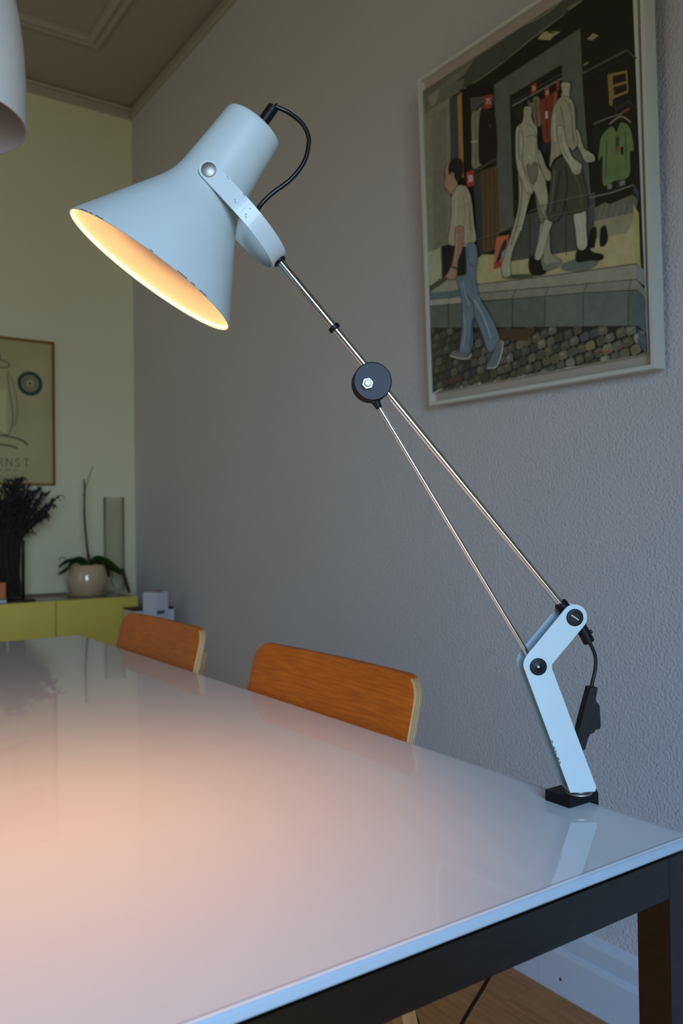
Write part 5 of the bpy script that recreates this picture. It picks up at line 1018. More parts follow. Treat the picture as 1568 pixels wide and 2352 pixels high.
12 9 5 664 2471 654 2452 644 2436 635 2422 626 2411 619 2402 611 2396 605 2393 599 2394 591 2402 580 2417 569 2435 561 2435 572 2416 584 2400 596 2390 609 2386 618 2390 627 2397 635 2406 643 2418 652 2431 663 2448 673 2467
12 9 5 569 2435 558 2455 548 2472 539 2490 532 2509 524 2527 517 2543 506 2555 491 2556 479 2550 467 2541 457 2535 465 2529 475 2535 486 2544 497 2550 503 2550 508 2542 516 2528 523 2509 530 2490 539 2472 549 2454 561 2435
12 9 5 460 2536 457 2535 453 2544 450 2561 448 2582 448 2602 450 2619 452 2632 457 2643 462 2654 469 2663 477 2671 469 2676 460 2668 453 2659 448 2648 443 2636 441 2622 439 2605 439 2584 441 2564 444 2546 450 2532 462 2529
134 94 68 538 2485 533 2471 525 2460 515 2455 505 2456 497 2463 491 2474 488 2489 489 2504 494 2519 502 2529 512 2534 522 2533 530 2527 536 2515 539 2501
14 12 12 266 1737 705 1699 668 1304 265 1357
138 131 100 476 2254 491 2281 510 2299 531 2313 548 2325 560 2338 569 2351 580 2359 596 2362 622 2357 654 2347 687 2334 715 2317 737 2297 755 2274 771 2248 785 2219 796 2188 805 2155 812 2119 819 2076 825 2023 830 1964 835 1903 840 1846 849 1790 860 1733 866 1684 859 1647 835 1626 797 1618 753 1617 710 1619 670 1626 628 1638 586 1653 546 1669 503 1683 457 1697 418 1715 393 1741 389 1780 399 1828 415 1877 428 1922 438 1957 449 1989 459 2021 466 2058 469 2105 469 2160 470 2212
69 65 45 481 2252 495 2279 514 2297 534 2310 552 2322 564 2336 573 2348 583 2356 598 2358 623 2354 654 2344 654 2351 622 2360 595 2365 576 2362 565 2353 556 2341 544 2328 527 2316 506 2302 486 2284 472 2256
69 65 45 654 2345 686 2331 713 2315 733 2296 751 2273 767 2248 780 2219 792 2189 800 2156 808 2119 815 2076 823 2075 816 2118 809 2155 800 2188 789 2218 775 2248 759 2274 740 2298 717 2319 688 2336 655 2350
69 65 45 815 2077 821 2024 826 1965 831 1904 836 1846 845 1790 856 1734 862 1685 855 1649 831 1629 794 1621 799 1615 838 1623 864 1645 871 1683 864 1733 853 1789 844 1845 839 1902 835 1963 829 2022 823 2075
69 65 45 795 1621 751 1620 709 1623 670 1629 629 1641 587 1656 546 1672 503 1686 458 1700 421 1717 397 1743 390 1740 416 1713 456 1694 502 1680 545 1666 586 1651 628 1635 670 1623 711 1616 754 1614 798 1614
69 65 45 398 1741 393 1779 403 1826 419 1876 433 1920 443 1956 453 1987 463 2019 471 2056 474 2104 474 2159 465 2161 465 2107 462 2059 454 2022 444 1991 433 1959 423 1924 410 1879 394 1830 384 1781 389 1742
69 65 45 474 2158 475 2211 481 2252 472 2255 466 2214 465 2161
108 102 76 673 2202 678 2167 684 2117 690 2062 691 2012 684 1964 673 1914 660 1869 652 1838 670 1832 678 1863 690 1907 702 1957 709 2007 708 2058 702 2113 695 2163 691 2198
112 106 80 771 2131 781 1719 798 1715 789 2126
66 58 38 23 1313 375 1386 410 1336 43 1248
136 98 74 526 1884 548 1896 579 1897 613 1889 643 1873 662 1851 669 1818 668 1774 662 1724 653 1675 642 1633 627 1601 608 1573 587 1547 567 1520 552 1490 543 1454 538 1412 535 1370 530 1335 521 1310 507 1298 489 1297 469 1301 450 1308 434 1313 421 1315 409 1316 399 1319 393 1326 392 1340 397 1363 408 1392 422 1425 437 1461 450 1495 462 1528 475 1561 488 1595 500 1631 509 1669 513 1713 513 1764 512 1813 515 1856
60 38 25 529 1881 551 1893 580 1894 612 1886 640 1872 657 1851 664 1819 664 1775 658 1726 648 1677 657 1674 666 1723 673 1773 673 1818 666 1851 645 1875 614 1892 578 1901 545 1899 522 1887
60 38 25 648 1677 637 1635 623 1603 604 1575 583 1549 563 1522 548 1492 538 1455 534 1413 530 1372 539 1369 543 1411 547 1452 556 1489 572 1518 591 1545 612 1570 632 1599 646 1632 657 1674
60 38 25 530 1372 526 1336 517 1312 504 1301 488 1300 469 1304 451 1311 435 1316 421 1318 408 1319 410 1313 422 1312 434 1310 449 1305 468 1298 489 1293 510 1295 526 1308 535 1333 539 1369
60 38 25 410 1319 402 1321 398 1326 396 1339 401 1361 412 1390 426 1424 441 1459 454 1493 467 1526 458 1530 445 1497 432 1462 417 1427 403 1394 392 1364 387 1341 388 1326 397 1317 409 1313
60 38 25 467 1526 480 1559 493 1594 504 1629 513 1667 517 1712 517 1762 517 1812 520 1854 530 1882 521 1885 511 1857 508 1815 508 1765 508 1714 504 1670 495 1633 484 1597 471 1563 458 1530
140 102 78 442 1455 458 1452 478 1446 498 1435 515 1423 526 1409 531 1391 531 1369 528 1346 522 1326 515 1311 506 1302 496 1298 483 1297 467 1298 449 1301 425 1307 394 1317 363 1328 337 1341 322 1352 322 1363 333 1374 350 1385 368 1395 382 1406 394 1417 405 1430 416 1442 428 1451
61 39 26 442 1452 458 1449 477 1443 496 1433 512 1421 522 1409 527 1392 536 1391 531 1409 519 1424 501 1438 480 1448 459 1456 441 1458
61 39 26 526 1392 527 1370 524 1348 518 1327 511 1313 503 1305 493 1301 499 1295 510 1300 519 1309 527 1324 533 1345 536 1368 536 1390
61 39 26 494 1301 481 1300 467 1301 449 1304 426 1310 395 1320 364 1331 362 1326 393 1314 425 1304 449 1298 468 1295 484 1293 498 1295
61 39 26 365 1331 339 1343 327 1353 327 1361 337 1371 353 1382 371 1393 364 1398 346 1387 329 1376 318 1365 318 1352 335 1338 361 1326
61 39 26 371 1393 386 1403 398 1415 409 1428 420 1440 431 1448 444 1452 439 1458 425 1454 412 1445 401 1433 390 1420 378 1408 364 1398
20 20 20 438 1434 523 1400 530 1417 444 1451
82 100 108 695 1623 726 1648 768 1651 811 1637 843 1617 862 1587 873 1545 879 1498 879 1449 870 1400 853 1349 836 1294 831 1237 837 1176 850 1111 871 1045 900 977 940 907 991 836 1042 765 1086 697 1122 627 1154 557 1179 493 1190 443 1184 411 1164 394 1138 383 1112 372 1088 357 1061 341 1034 334 1007 345 982 384 958 443 933 508 909 569 883 626 855 686 830 737 808 771 791 784 777 780 767 764 759 740 757 703 761 655 764 602 762 554 754 509 743 464 729 425 713 397 692 384 669 383 643 387 619 392 592 390 563 388 538 394 526 419 530 471 547 543 567 620 582 690 590 750 596 807 599 862 600 916 597 971 591 1026 583 1079 574 1130 557 1183 536 1236 520 1282 521 1314 551 1317 600 1299 651 1286 685 1302 695 1366 691 1462 687 1558
41 50 48 699 1621 729 1645 769 1647 810 1635 840 1615 858 1587 869 1546 874 1498 875 1450 866 1402 849 1350 832 1296 826 1238 833 1176 846 1111 867 1045 896 977 936 907 944 908 904 977 875 1045 855 1111 841 1175 835 1236 841 1293 857 1347 874 1399 883 1448 883 1497 878 1545 866 1587 847 1618 813 1640 768 1654 723 1651 692 1626
41 50 48 936 907 987 835 1039 765 1082 696 1118 627 1151 556 1175 493 1186 443 1180 413 1162 396 1136 385 1110 375 1085 359 1058 343 1033 337 1010 347 986 385 962 443 954 442 978 383 1004 344 1034 331 1064 338 1091 354 1115 370 1141 380 1167 391 1188 410 1194 442 1183 493 1158 557 1126 628 1089 698 1046 766 995 837 944 908
41 50 48 962 443 938 509 913 569 887 627 859 686 834 738 812 772 791 787 773 782 762 766 755 741 753 704 756 655 759 603 757 555 750 510 739 466 725 427 733 424 748 463 759 508 766 553 768 601 765 654 762 703 764 739 771 762 781 778 790 781 804 770 826 737 851 685 879 626 905 568 929 508 954 442
41 50 48 725 427 709 399 690 387 668 386 644 390 618 395 591 394 563 391 542 396 530 419 535 470 551 541 572 619 587 689 595 749 601 806 604 861 604 915 595 917 595 863 591 808 586 751 578 691 563 621 542 544 526 472 521 420 535 392 563 385 593 387 619 388 643 384 669 380 695 381 716 395 733 423
41 50 48 604 916 601 971 596 1025 588 1079 578 1130 562 1183 540 1236 524 1282 526 1311 551 1313 600 1296 652 1283 690 1300 700 1365 696 1461 691 1557 700 1622 691 1625 682 1559 687 1463 691 1368 681 1304 649 1289 601 1302 551 1320 517 1316 515 1283 531 1236 553 1183 569 1131 579 1080 587 1026 592 972 595 917
56 70 78 601 1118 633 1090 678 1051 724 1006 756 963 774 915 783 860 787 809 790 774 814 771 810 806 806 857 797 914 778 965 743 1013 695 1059 650 1099 618 1126
112 128 134 799 973 824 932 860 873 899 806 933 743 963 678 992 608 1017 546 1035 503 1062 504 1044 548 1019 610 990 680 959 746 925 810 886 876 850 936 825 977
40 64 84 748 763 721 562 689 412 713 407 744 556 772 757
58 72 78 716 1593 715 1561 713 1514 715 1465 724 1425 747 1397 778 1377 808 1364 828 1355 833 1363 813 1373 784 1386 756 1402 737 1425 729 1462 728 1510 730 1557 731 1589
86 86 80 364 432 372 439 384 447 400 454 417 459 438 459 461 453 487 444 515 432 545 419 574 409 607 401 645 395 682 388 711 382 729 374 733 364 727 352 713 340 695 330 676 324 655 323 629 326 601 331 571 338 540 345 506 354 468 365 429 378 396 389 372 399 358 407 353 414 353 421 358 427
43 43 36 368 430 376 437 388 444 402 451 419 455 438 456 460 450 485 441 488 446 462 456 437 462 416 462 397 457 381 450 369 442 360 435
43 43 36 485 441 513 429 543 417 573 406 607 398 645 392 681 385 711 379 712 385 682 391 645 398 608 404 575 412 546 422 517 434 489 446
43 43 36 710 379 726 372 729 365 723 354 710 342 692 333 674 327 654 327 656 320 678 321 698 327 716 337 731 350 738 363 732 376 713 384
43 43 36 655 327 629 329 601 334 572 341 541 348 507 357 469 368 431 380 428 375 467 363 505 351 540 342 570 335 600 328 629 323 655 320
43 43 36 431 380 397 392 374 402 362 409 357 415 358 419 362 425 368 430 360 435 353 429 349 422 348 414 355 406 369 397 394 386 428 375
160 158 146 360 398 393 387 441 370 493 353 539 340 579 332 618 325 653 322 682 323 704 331 719 344 729 358 736 367 722 373 715 364 706 351 694 340 676 333 651 332 618 336 581 342 542 350 497 363 445 380 398 396 365 408
88 88 84 1171 450 1189 457 1206 458 1221 452 1233 442 1239 426 1238 404 1233 375 1223 342 1212 308 1199 279 1186 251 1172 223 1156 197 1137 175 1116 160 1090 153 1058 152 1025 156 996 162 976 168 965 173 960 179 960 186 964 196 972 209 985 227 1003 248 1024 271 1047 295 1068 320 1089 347 1111 378 1132 408 1153 434
44 44 37 1174 447 1191 454 1206 455 1219 450 1229 441 1235 427 1234 405 1229 376 1237 374 1243 404 1243 426 1236 442 1223 454 1206 460 1187 460 1169 453
44 44 37 1229 376 1219 343 1208 310 1195 280 1182 252 1168 225 1152 199 1134 177 1141 173 1159 195 1176 221 1190 250 1203 277 1216 307 1227 340 1237 374
44 44 37 1134 177 1114 162 1089 156 1058 155 1026 159 997 165 977 171 966 176 963 171 975 166 996 160 1025 153 1058 149 1091 150 1119 157 1140 173
44 44 37 968 175 964 179 964 185 968 195 976 208 989 225 1007 246 1028 269 1021 273 999 250 981 229 968 211 960 198 955 187 955 179 961 172
44 44 37 1028 269 1050 293 1072 318 1092 345 1114 376 1136 406 1156 432 1175 448 1168 452 1149 436 1129 410 1107 380 1085 349 1064 321 1043 297 1021 273
162 160 148 1232 428 1226 401 1218 362 1206 319 1193 281 1176 246 1158 212 1136 183 1112 164 1081 158 1041 162 1003 169 976 173 975 163 1002 159 1041 152 1084 148 1121 155 1148 177 1170 207 1189 241 1206 276 1220 315 1231 358 1239 398 1246 425
152 146 114 564 2300 560 2263 554 2211 546 2153 538 2100 529 2050 517 2000 506 1955 498 1924 526 1914 533 1945 544 1989 556 2040 565 2090 573 2143 581 2201 587 2254 591 2290
116 110 84 718 2249 724 2211 734 2157 744 2095 752 2034 756 1969 758 1897 759 1832 760 1786 778 1782 777 1827 776 1892 773 1964 769 2030 762 2091 752 2153 742 2208 735 2246
104 98 74 579 1856 590 1838 606 1813 622 1785 635 1758 643 1729 650 1697 655 1669 659 1649 674 1646 670 1666 665 1695 658 1727 649 1757 636 1786 619 1814 603 1839 593 1857
156 118 92 543 1806 540 1777 534 1735 527 1689 520 1645 510 1602 499 1557 488 1516 481 1488 499 1482 506 1510 517 1551 528 1596 538 1639 546 1683 552 1730 558 1771 562 1800
104 122 130 604 1247 610 1219 619 1180 630 1135 642 1092 659 1048 679 1002 697 961 710 932 732 933 720 962 701 1003 682 1049 665 1092 653 1134 643 1178 634 1217 628 1244
62 78 86 857 841 875 809 900 764 927 712 950 661 968 605 986 544 1000 488 1011 449 1024 448 1014 487 1000 544 982 605 963 662 940 714 913 766 888 811 871 843
108 124 130 602 873 607 839 615 790 622 735 623 683 616 629 604 571 591 519 582 482 603 477 612 513 625 566 637 624 644 679 642 732 636 788 628 837 623 871
120 36 24 2449 80 2465 92 2488 102 2510 79 2530 103 2549 101 2569 84 2593 104 2609 70 2637 98 2653 67 2675 80 2699 88 2695 95 2670 86 2657 73 2637 105 2609 77 2595 110 2567 91 2553 107 2525 109 2509 86 2490 109 2460 98 2443 86
120 36 24 2742 95 2755 95 2776 102 2787 104 2806 108 2819 94 2836 94 2835 101 2821 100 2808 114 2785 111 2772 109 2752 102 2741 102
120 36 24 210 102 248 99 277 113 297 107 333 99 358 116 387 102 421 117 451 97 476 115 503 96 529 102 560 117 552 124 521 110 506 104 475 124 450 106 420 126 384 110 355 125 328 108 299 115 273 121 243 108 210 110"""
verts, faces, cols = [], [], []
for i, ln in enumerate(PAINT.strip().split('\n')):
    p = ln.split(); c = lin('%02x%02x%02x' % tuple(int(v) for v in p[:3])); nums = [int(v)/5000 for v in p[3:]]
    st = len(verts)
    for j in range(0, len(nums), 2): verts.append((CX+nums[j], .0058-i*.000008, CY+nums[j+1]))
    faces.append(list(range(st, len(verts)))); cols.append(c)
PAINT_GAIN = 2.15   # the palette was noted in dim light
me = bpy.data.meshes.new('painted_picture'); me.from_pydata(verts, [], faces); me.materials.append(M['paint'])
ca = me.color_attributes.new('print', 'FLOAT_COLOR', 'CORNER')
for f, c in zip(me.polygons, cols):
    gr = .3*c[0]+.6*c[1]+.1*c[2]; cc = [min(.8, (v*.82+gr*.18)*PAINT_GAIN) for v in c]
    for li in f.loop_indices: ca.data[li].color = (*cc, 1)
o = link('painted_picture', me, pic)

# ------------------------------------------------------------------ framed poster on the far wall
pos = empty('framed_poster', (.829, YF, 1.193), 0, 'tall yellowed exhibition poster in a thin brass frame above the lime sideboard', 'poster')
pw, phh = .2, .628
for a in ((-pw, -pw+.009, 0, phh), (pw-.009, pw, 0, phh), (-pw+.009, pw-.009, 0, .009), (-pw+.009, pw-.009, phh-.009, phh)):
    boxo('frame_bar', (a[0], a[1], -.020, -.001, a[2], a[3]), M['brass'], pos, .002, 2)
boxo('poster_sheet', (-pw+.008, pw-.008, -.010, -.006, .008, phh-.008), M['paper'], pos)
X = lambda wx: wx-.829
Z = lambda wz: wz-1.193
yp = -.0103
bm = bmesh.new()
stroke(bm, [(X(.74), Z(1.50)), (X(.83), Z(1.50))], .20, yp); bm_obj('pale_figure_print', bm, M['paper_light'], pos)
bm = bmesh.new(); yp = -.0105
def sm(p, w_): stroke(bm, [(v.x, v.z) for v in catmull([(X(a), 0, Z(c)) for a, c in p], 6)], w_, yp)
sm([(.838, 1.715), (.80, 1.722), (.76, 1.718)], .006); sm([(.84, 1.712), (.838, 1.695), (.80, 1.690), (.76, 1.692)], .005)
sm([(.834, 1.665), (.842, 1.60), (.853, 1.52), (.855, 1.46), (.845, 1.42), (.838, 1.41)], .004)
sm([(.834, 1.68), (.85, 1.65), (.868, 1.58), (.874, 1.52), (.868, 1.46), (.858, 1.445)], .003)
sm([(.77, 1.665), (.765, 1.58), (.775, 1.47), (.80, 1.42), (.835, 1.405)], .003)
sm([(.75, 1.39), (.80, 1.402), (.86, 1.395), (.90, 1.38), (.915, 1.365)], .008)
sm([(.74, 1.355), (.80, 1.362), (.84, 1.36), (.875, 1.350)], .007)
bm_obj('line_drawing', bm, M['ink'], pos)
bm = bmesh.new()
def ringf(r0, r1, mi, y):
    n = 40; c = (X(.927), Z(1.632))
    a = [bm.verts.new((c[0]+r0*math.cos(6.28319*i/n), y, c[1]+r0*math.sin(6.28319*i/n))) for i in range(n)]
    if r1 > 0:
        b2 = [bm.verts.new((c[0]+r1*math.cos(6.28319*i/n), y, c[1]+r1*math.sin(6.28319*i/n))) for i in range(n)]
        for i in range(n): bm.faces.new((a[i], a[(i+1) % n], b2[(i+1) % n], b2[i])).material_index = mi
    else: bm.faces.new(a).material_index = mi
ringf(.053, .045, 0, yp); ringf(.045, .036, 1, yp); ringf(.030, .024, 2, yp); ringf(.020, .016, 2, yp); ringf(.006, 0, 1, yp)
for k in range(24):
    a = k*math.pi/12; c = (X(.927), Z(1.632)); stroke(bm, [(c[0]+.036*math.cos(a), c[1]+.036*math.sin(a)), (c[0]+.030*math.cos(a), c[1]+.030*math.sin(a))], .002, yp, 2)
bm_obj('dial_print', bm, [M['ink_teal'], M['ink_dark'], M['ink']], pos)
bm = bmesh.new(); nn = 24; vs = [bm.verts.new((X(.79)+.018*math.cos(6.28319*i/nn), yp, Z(1.735)+.018*math.sin(6.28319*i/nn))) for i in range(nn)]; bm.faces.new(vs); bm_obj('teal_spot', bm, M['ink_teal'], pos)
bm = bmesh.new()
GL = {'E': [[(0, 0), (0, 1)], [(0, 1), (.55, 1)], [(0, .5), (.45, .5)], [(0, 0), (.6, 0)]], 'R': [[(0, 0), (0, 1)], [(0, 1), (.4, 1), (.55, .85), (.5, .6), (.35, .5), (0, .5)], [(.3, .5), (.65, 0)]],
      'N': [[(0, 0), (0, 1)], [(0, 1), (.65, 0)], [(.65, 0), (.65, 1)]], 'S': [[(.55, .85), (.4, 1), (.15, .98), (.02, .8), (.1, .6), (.45, .42), (.55, .2), (.4, .02), (.15, 0), (0, .18)]], 'T': [[(.3, 0), (.3, 1)], [(0, 1), (.6, 1)]]}
def word(s, x0, z0, h, step, wd):
    for k, chh in enumerate(s):
        for pl_ in GL[chh]: stroke(bm, [(x0+k*step+a*h, z0+b_*h) for a, b_ in pl_], wd, yp)
        for fx in {'E': (0,), 'R': (0, .65), 'N': (0,), 'T': (.3,), 'S': ()}[chh]:
            stroke(bm, [(x0+k*step+fx*h-.004, z0), (x0+k*step+fx*h+.004, z0)], .0015, yp)
word('ERNST', X(.757), Z(1.272), .034, .0355, .0034)
bm_obj('poster_lettering', bm, M['ink'], pos)
bm = bmesh.new(); random.seed(2)
for zz, xa, xb in ((1.252, .77, .885), (1.228, .765, .875), (1.213, .79, .86)):
    xx = xa
    while xx < xb:
        wv = random.uniform(.003, .006)
        if random.random() < .8: stroke(bm, [(X(xx), Z(zz)), (X(xx), Z(zz)+.008)], wv*.5, yp)
        xx += wv+.002
bm_obj('small_print', bm, M['ink'], pos, kind='stuff')

# ------------------------------------------------------------------ sideboard and what stands on it
SBX0, SBX1, SBY = -.084, 1.247, 3.300
sb = empty('sideboard', ((SBX0+SBX1)/2, 3.51, 0), 0, 'low sideboard with matt lime green doors against the far wall', 'sideboard')
sx, sy = sb.location.x, sb.location.y
boxo('carcass', (SBX0-sx+.003, SBX1-sx, SBY+.020-sy, 3.705-sy, .17, .716), M['carcass'], sb)
boxo('top_panel', (SBX0-sx, SBX1-sx, SBY+.019-sy, 3.708-sy, .716, .722), M['top'], sb, .001)
for k in range(4):
    x0 = SBX0+k*.333
    boxo('door', (x0-sx+.0018, x0+.333-sx-.0018, SBY-sy, SBY+.018-sy, .17, .7235), M['lime'], sb, .0012)
for xx in (SBX0+.06, SBX1-.06):
    for yy in (SBY+.07, 3.66):
        boxo('leg', (xx-sx-.02, xx-sx+.02, yy-sy-.02, yy-sy+.02, 0, .17), M['steel_dark'], sb, .002)
TOP = .722
run = tag(boxo('table_runner', (.80, 1.06, 3.56, 3.69, TOP, TOP+.004), M['runner'], None, .0015), 'narrow woven beige runner lying along the back of the sideboard top', 'runner')
# orchid in its glazed pot
PXc, PYc = 1.099, 3.50
orch = empty('potted_orchid', (PXc, PYc, TOP), 0, 'orchid with one bare flower spike and drooping dark leaves in a glazed beige pot', 'plant')
saucer = lathe([(.0001, 0), (.066, 0), (.077, .004), (.081, .012), (.079, .013), (.074, .006), (.0001, .005)], 48)
bm_obj('saucer', saucer, M['pot'], orch, 50)
pt = lathe([(.0001, .006), (.062, .006), (.074, .022), (.083, .055), (.0835, .075), (.078, .105), (.0725, .124), (.070, .129), (.0675, .128), (.069, .118), (.074, .1), (.074, .09), (.0001, .09)], 48)
bm_obj('pot', pt, M['pot'], orch, 50)
bm_obj('soil', lathe([(.0001, .118), (.03, .117), (.068, .112), (.0705, .108)], 32), M['soil'], orch, 60)
def leaf(pts, wmax, roll=0, name='leaf', m='leaf', par=orch, fold=.22):
    P = catmull(pts, 6); bm = bmesh.new(); rows = []
    n = len(P)
    for i, p in enumerate(P):
        s = i/(n-1); wd = wmax*(math.sin(math.pi*min(1, s*.93+.07))**.6)*(1 if s < .97 else .4)
        tv = (P[min(i+1, n-1)]-P[max(i-1, 0)]).normalized(); side = tv.cross(Vector((0, 0, 1)))
        if side.length < .05: side = Vector((0, 1, 0))
        side.normalize(); side = Matrix.Rotation(R(roll), 3, tv) @ side; upv = side.cross(tv)
        rows.append([bm.verts.new(p+side*wd*a+upv*(abs(a)*fold*wd)) for a in (-1, -.5, 0, .5, 1)]+[bm.verts.new(p+side*wd*a+upv*(abs(a)*fold*wd-.0022)) for a in (.98, 0, -.98)])
    for a, b2 in zip(rows, rows[1:]):
        for k in range(8): bm.faces.new((a[k], a[(k+1) % 8], b2[(k+1) % 8], b2[k]))
    bm.faces.new(rows[0][::-1]); bm.faces.new(rows[-1])
    return bm_obj(name, bm, M[m], par, 60)
leaf([(-.005, -.01, .118), (-.03, -.015, .146), (-.065, -.02, .142), (-.090, -.024, .112), (-.128, -.026, .094)], .024, 38)
leaf([(.005, -.01, .118), (.03, -.012, .146), (.065, -.016, .138), (.105, -.02, .112), (.15, -.022, .082)], .027, -40)
leaf([(0, .01, .116), (-.03, .03, .145), (-.07, .05, .140), (-.10, .06, .118)], .022, 20)
leaf([(.0, .008, .117), (.04, .03, .142), (.08, .045, .125), (.115, .05, .07)], .022, -25)
bm = bmesh.new(); cor = [Vector(p) for p in ((.148, -.018, .108), (.156, -.018, .07), (.168, -.018, .03), (.176, -.018, .003))]
tube(bm, catmull(cor, 4), lambda s: .0085-.002*abs(s-.4), 8); bm_obj('withered_leaf', bm, M['withered'], orch, 60, label='brown withered leaf')
bm = bmesh.new(); tube(bm, catmull([(.006, -.004, .11), (.003, -.004, .18), (-.006, -.004, .27), (-.010, -.004, .37), (-.008, -.004, .45), (-.010, -.004, .487)], 6), lambda s: .0058-.0022*s, 8)
for s in ((.0, .21), (-.007, .29), (-.010, .36), (-.009, .42)): lathe([(.003, -.006), (.0062, 0), (.003, .006)], 8, bm, 0, Matrix.Translation((s[0], -.004, s[1])), True, True)
bm_obj('flower_spike', bm, M['stem'], orch, 60)
bm = bmesh.new(); tube(bm, [(-.008, -.004, .44), (.008, -.004, .49), (.028, -.004, .545)], .0014, 6); bm_obj('support_stick', bm, M['stem'], orch, 60)
bm = bmesh.new(); tube(bm, catmull([(.008, 0, .11), (.012, -.004, .16), (-.002, -.004, .20)], 5), .0022, 6); bm_obj('aerial_root', bm, M['stem'], orch, 60)
bm = bmesh.new(); tube(bm, catmull([(-.06, -.01, .12), (-.09, -.015, .155), (-.11, -.015, .165), (-.118, -.015, .15)], 5), .0018, 6); bm_obj('aerial_root', bm, M['stem'], orch, 60)
bm = bmesh.new(); tube(bm, catmull([(.07, -.02, .12), (.10, -.03, .09), (.09, -.04, .06), (.105, -.04, .03)], 5), .0018, 6)
bm_obj('aerial_root', bm, M['stem'], orch, 60)
# tall empty glass cylinder
gv = lathe([(.0001, .0), (.042, 0), (.043, .004), (.043, .418), (.0415, .420), (.040, .418), (.040, .012), (.0001, .010)], 48)
gvo = tag(bm_obj('glass_vase', gv, M['glass_grey'], None, 40), 'tall empty smoky glass cylinder vase behind the potted orchid', 'vase')
gvo.location = (1.262, 3.625, TOP)
gvo.location.x = 1.195+.066
# vase of dried twigs
VX, VY = .780, 3.50
vz = lathe([(.0001, 0), (.064, 0), (.067, .004), (.0675, .22), (.0695, .236), (.068, .237), (.0655, .22), (.0645, .014), (.0001, .010)], 56)
vo = tag(bm_obj('flower_vase', vz, M['glass'], None, 40), 'clear glass vase packed with dark dried twigs under the poster', 'vase'); vo.location = (VX, VY, TOP)
bq = empty('dried_bouquet', (VX, VY, TOP), 0, 'dense bunch of dark dried twigs with curled buds standing in the clear glass vase', 'dried flowers')
random.seed(21)
def twig(k):
    core = k % 4 == 0
    a = random.uniform(0, 2*math.pi); r0 = .057*random.random()**.5; rt = random.uniform(.02, .09) if core else random.uniform(.08, .185)
    ht = random.uniform(.36, .48) if core else random.uniform(.33, .46)-.25*max(0, rt-.12)
    a2 = a+random.uniform(-.4, .4); rn = (.055*random.random()**.4)
    a3 = random.uniform(0, 6.283); b0 = Vector((r0*math.cos(a3), r0*math.sin(a3), .0145)); nk = Vector((rn*math.cos(a), rn*math.sin(a), .228))
    tp = Vector((rt*math.cos(a2), rt*math.sin(a2)*.85, ht))
    md = nk.lerp(tp, .5)+Vector((random.uniform(-.012, .012), random.uniform(-.012, .012), .006))
    P = catmull([b0, nk, md, tp], 4); bm = bmesh.new(); tube(bm, P, lambda s: .0050-.0036*s, 5)
    for j in range(9):                 # small curled side shoots with buds
        i = random.randrange(int(len(P)*.45), len(P)); p = P[i]; dr = Vector((math.cos(a2+random.uniform(-1.3, 1.3)), math.sin(a2+random.uniform(-1.3, 1.3)), random.uniform(.5, 2.0))).normalized()
        l = random.uniform(.018, .045); e1 = p+dr*l*.6; e2 = e1+dr*l*.35+Vector((dr.x*.012, dr.y*.012, -.002)); e3 = e2+Vector((dr.x*.012, dr.y*.012, -.014))
        tube(bm, catmull([p, e1, e2, e3], 3), lambda s: .0017, 4)
        lathe([(.0005, -.010), (.0048, -.003), (.0042, .004), (.0005, .010)], 6, bm, 1, frame_to(e1, dr), True, True)
    lathe([(.0005, -.014), (.0052, -.004), (.0046, .006), (.0005, .018)], 6, bm, 1, frame_to(tp, tp-md), True, True)
    bm_obj('twig', bm, [M['twig'], M['bud']], bq, 60)
for k in range(125): twig(k)
# little things at the left end of the sideboard top
bk = empty('book', (.681, 3.40, TOP), 0, 'small teal book lying under the orange box on the sideboard', 'book')
boxo('pages', (-.060, .063, -.045, .045, .002, .012), M['white_card'], bk)
boxo('cover', (-.062, .066, -.048, .048, 0, .0022), M['teal_cover'], bk); boxo('cover', (-.062, .066, -.048, .048, .0118, .014), M['teal_cover'], bk); boxo('spine', (.063, .066, -.048, .048, .0022, .0118), M['teal_cover'], bk)
bx = empty('carton', (.681, 3.40, TOP+.014), 0, 'small orange carton standing on the teal book beside the twig vase', 'box')
boxo('carton_body', (-.05, .064, -.035, .035, 0, .062), M['orange_card'], bx, .001); boxo('flap', (-.049, .063, -.0345, .0345, .062, .0632), M['orange_card'], bx)
bm = lathe([(.0001, 0), (.010, 0), (.017, .003), (.015, .008), (.006, .011), (.0001, .0115)], 20)
for v in bm.verts: v.co.x *= 1.6
sd_ = tag(bm_obj('seed_pod', bm, M['withered'], None, 60), 'small flat brown seed pod on the sideboard in front of the twig vase', 'seed pod'); sd_.location = (.833, 3.365, TOP)
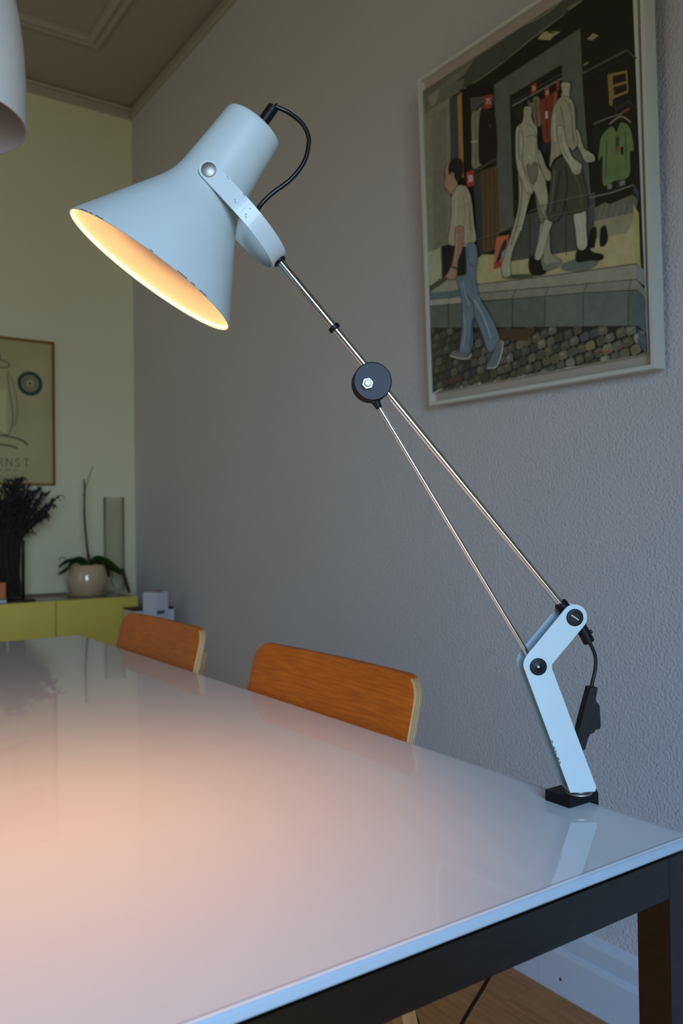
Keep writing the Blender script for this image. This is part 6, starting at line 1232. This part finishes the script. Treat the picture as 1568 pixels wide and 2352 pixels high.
# white tube and bin in the gap beside the sideboard
bn = empty('white_bin', (1.258, 3.215, 0), 0, 'white bin with a dark rim in front of the sideboard end, behind the square tube', 'bin')
boxo('bin_body', (-.083, .083, -.06, .06, 0, .676), M['white_card'], bn, .006, 2); boxo('rim', (-.083, .083, -.06, .06, .676, .684), M['black'], bn, .002)
tb = empty('square_tube', (1.243, 3.105, 0), R(28), 'tall white square cardboard tube with a teal label in front of the white bin', 'carton')
boxo('tube_body', (-.034, .034, -.034, .034, 0, .752), M['white_card'], tb, .004, 2)
boxo('label', (-.032, .012, -.0345, -.0339, .668, .682), M['teal_print'], tb)
bm = bmesh.new(); cyl(bm, (.014, -.008, .752), (.014, -.008, .7565), .012, 20, None, .001); bm_obj('red_cap', bm, M['red_print'], tb, 35)

# ------------------------------------------------------------------ pendant lamp over the table
PZ = 1.561
pend = empty('pendant_lamp', (.188, 1.238, PZ), 0, 'white bell-shaped pendant lamp hanging unlit above the table', 'lamp')
def rr_(h): return .116*(1-(h/.30)**2.8)**(1/2.3)
hs = [.30*(i/22)**.9 for i in range(22)]+[.2985]
po = [(rr_(h), h) for h in hs]+[(.016, .300)]
pi_ = [(max(.012, r-.0022), h-.0 if h > .0 else .0) for r, h in po[::-1]]
bm = lathe(po, 80); bm_obj('shade', bm, M['pendant'], pend, 60)
bm = lathe(pi_[:-1]+[(.1138, .0), (.116, 0)], 80); bm_obj('inner_shade', bm, M['pendant_in'], pend, 60)
bm = lathe([(.0001, .296), (.018, .296), (.018, .335), (.012, .345), (.0001, .346)], 32); bm_obj('cord_cap', bm, M['pendant'], pend, 40)
bm = bmesh.new(); cyl(bm, (0, 0, .34), (0, 0, H-PZ-.03), .0028, 12); bm_obj('cord', bm, M['pendant'], pend, 35)
bm = lathe([(.0001, H-PZ-.045), (.02, H-PZ-.043), (.045, H-PZ-.01), (.047, H-PZ), (.0001, H-PZ)], 40); bm_obj('ceiling_rose', bm, M['pendant'], pend, 40)
bm = bmesh.new(); cyl(bm, (0, 0, .20), (0, 0, .298), .016, 24, None, .002); bm_obj('lamp_holder', bm, M['pendant_in'], pend, 35)
bm = lathe([(.0001, .11), (.016, .115), (.026, .135), (.028, .155), (.02, .18), (.013, .20), (.0001, .2)], 32); bm_obj('bulb', bm, M['white_card'], pend, 60)
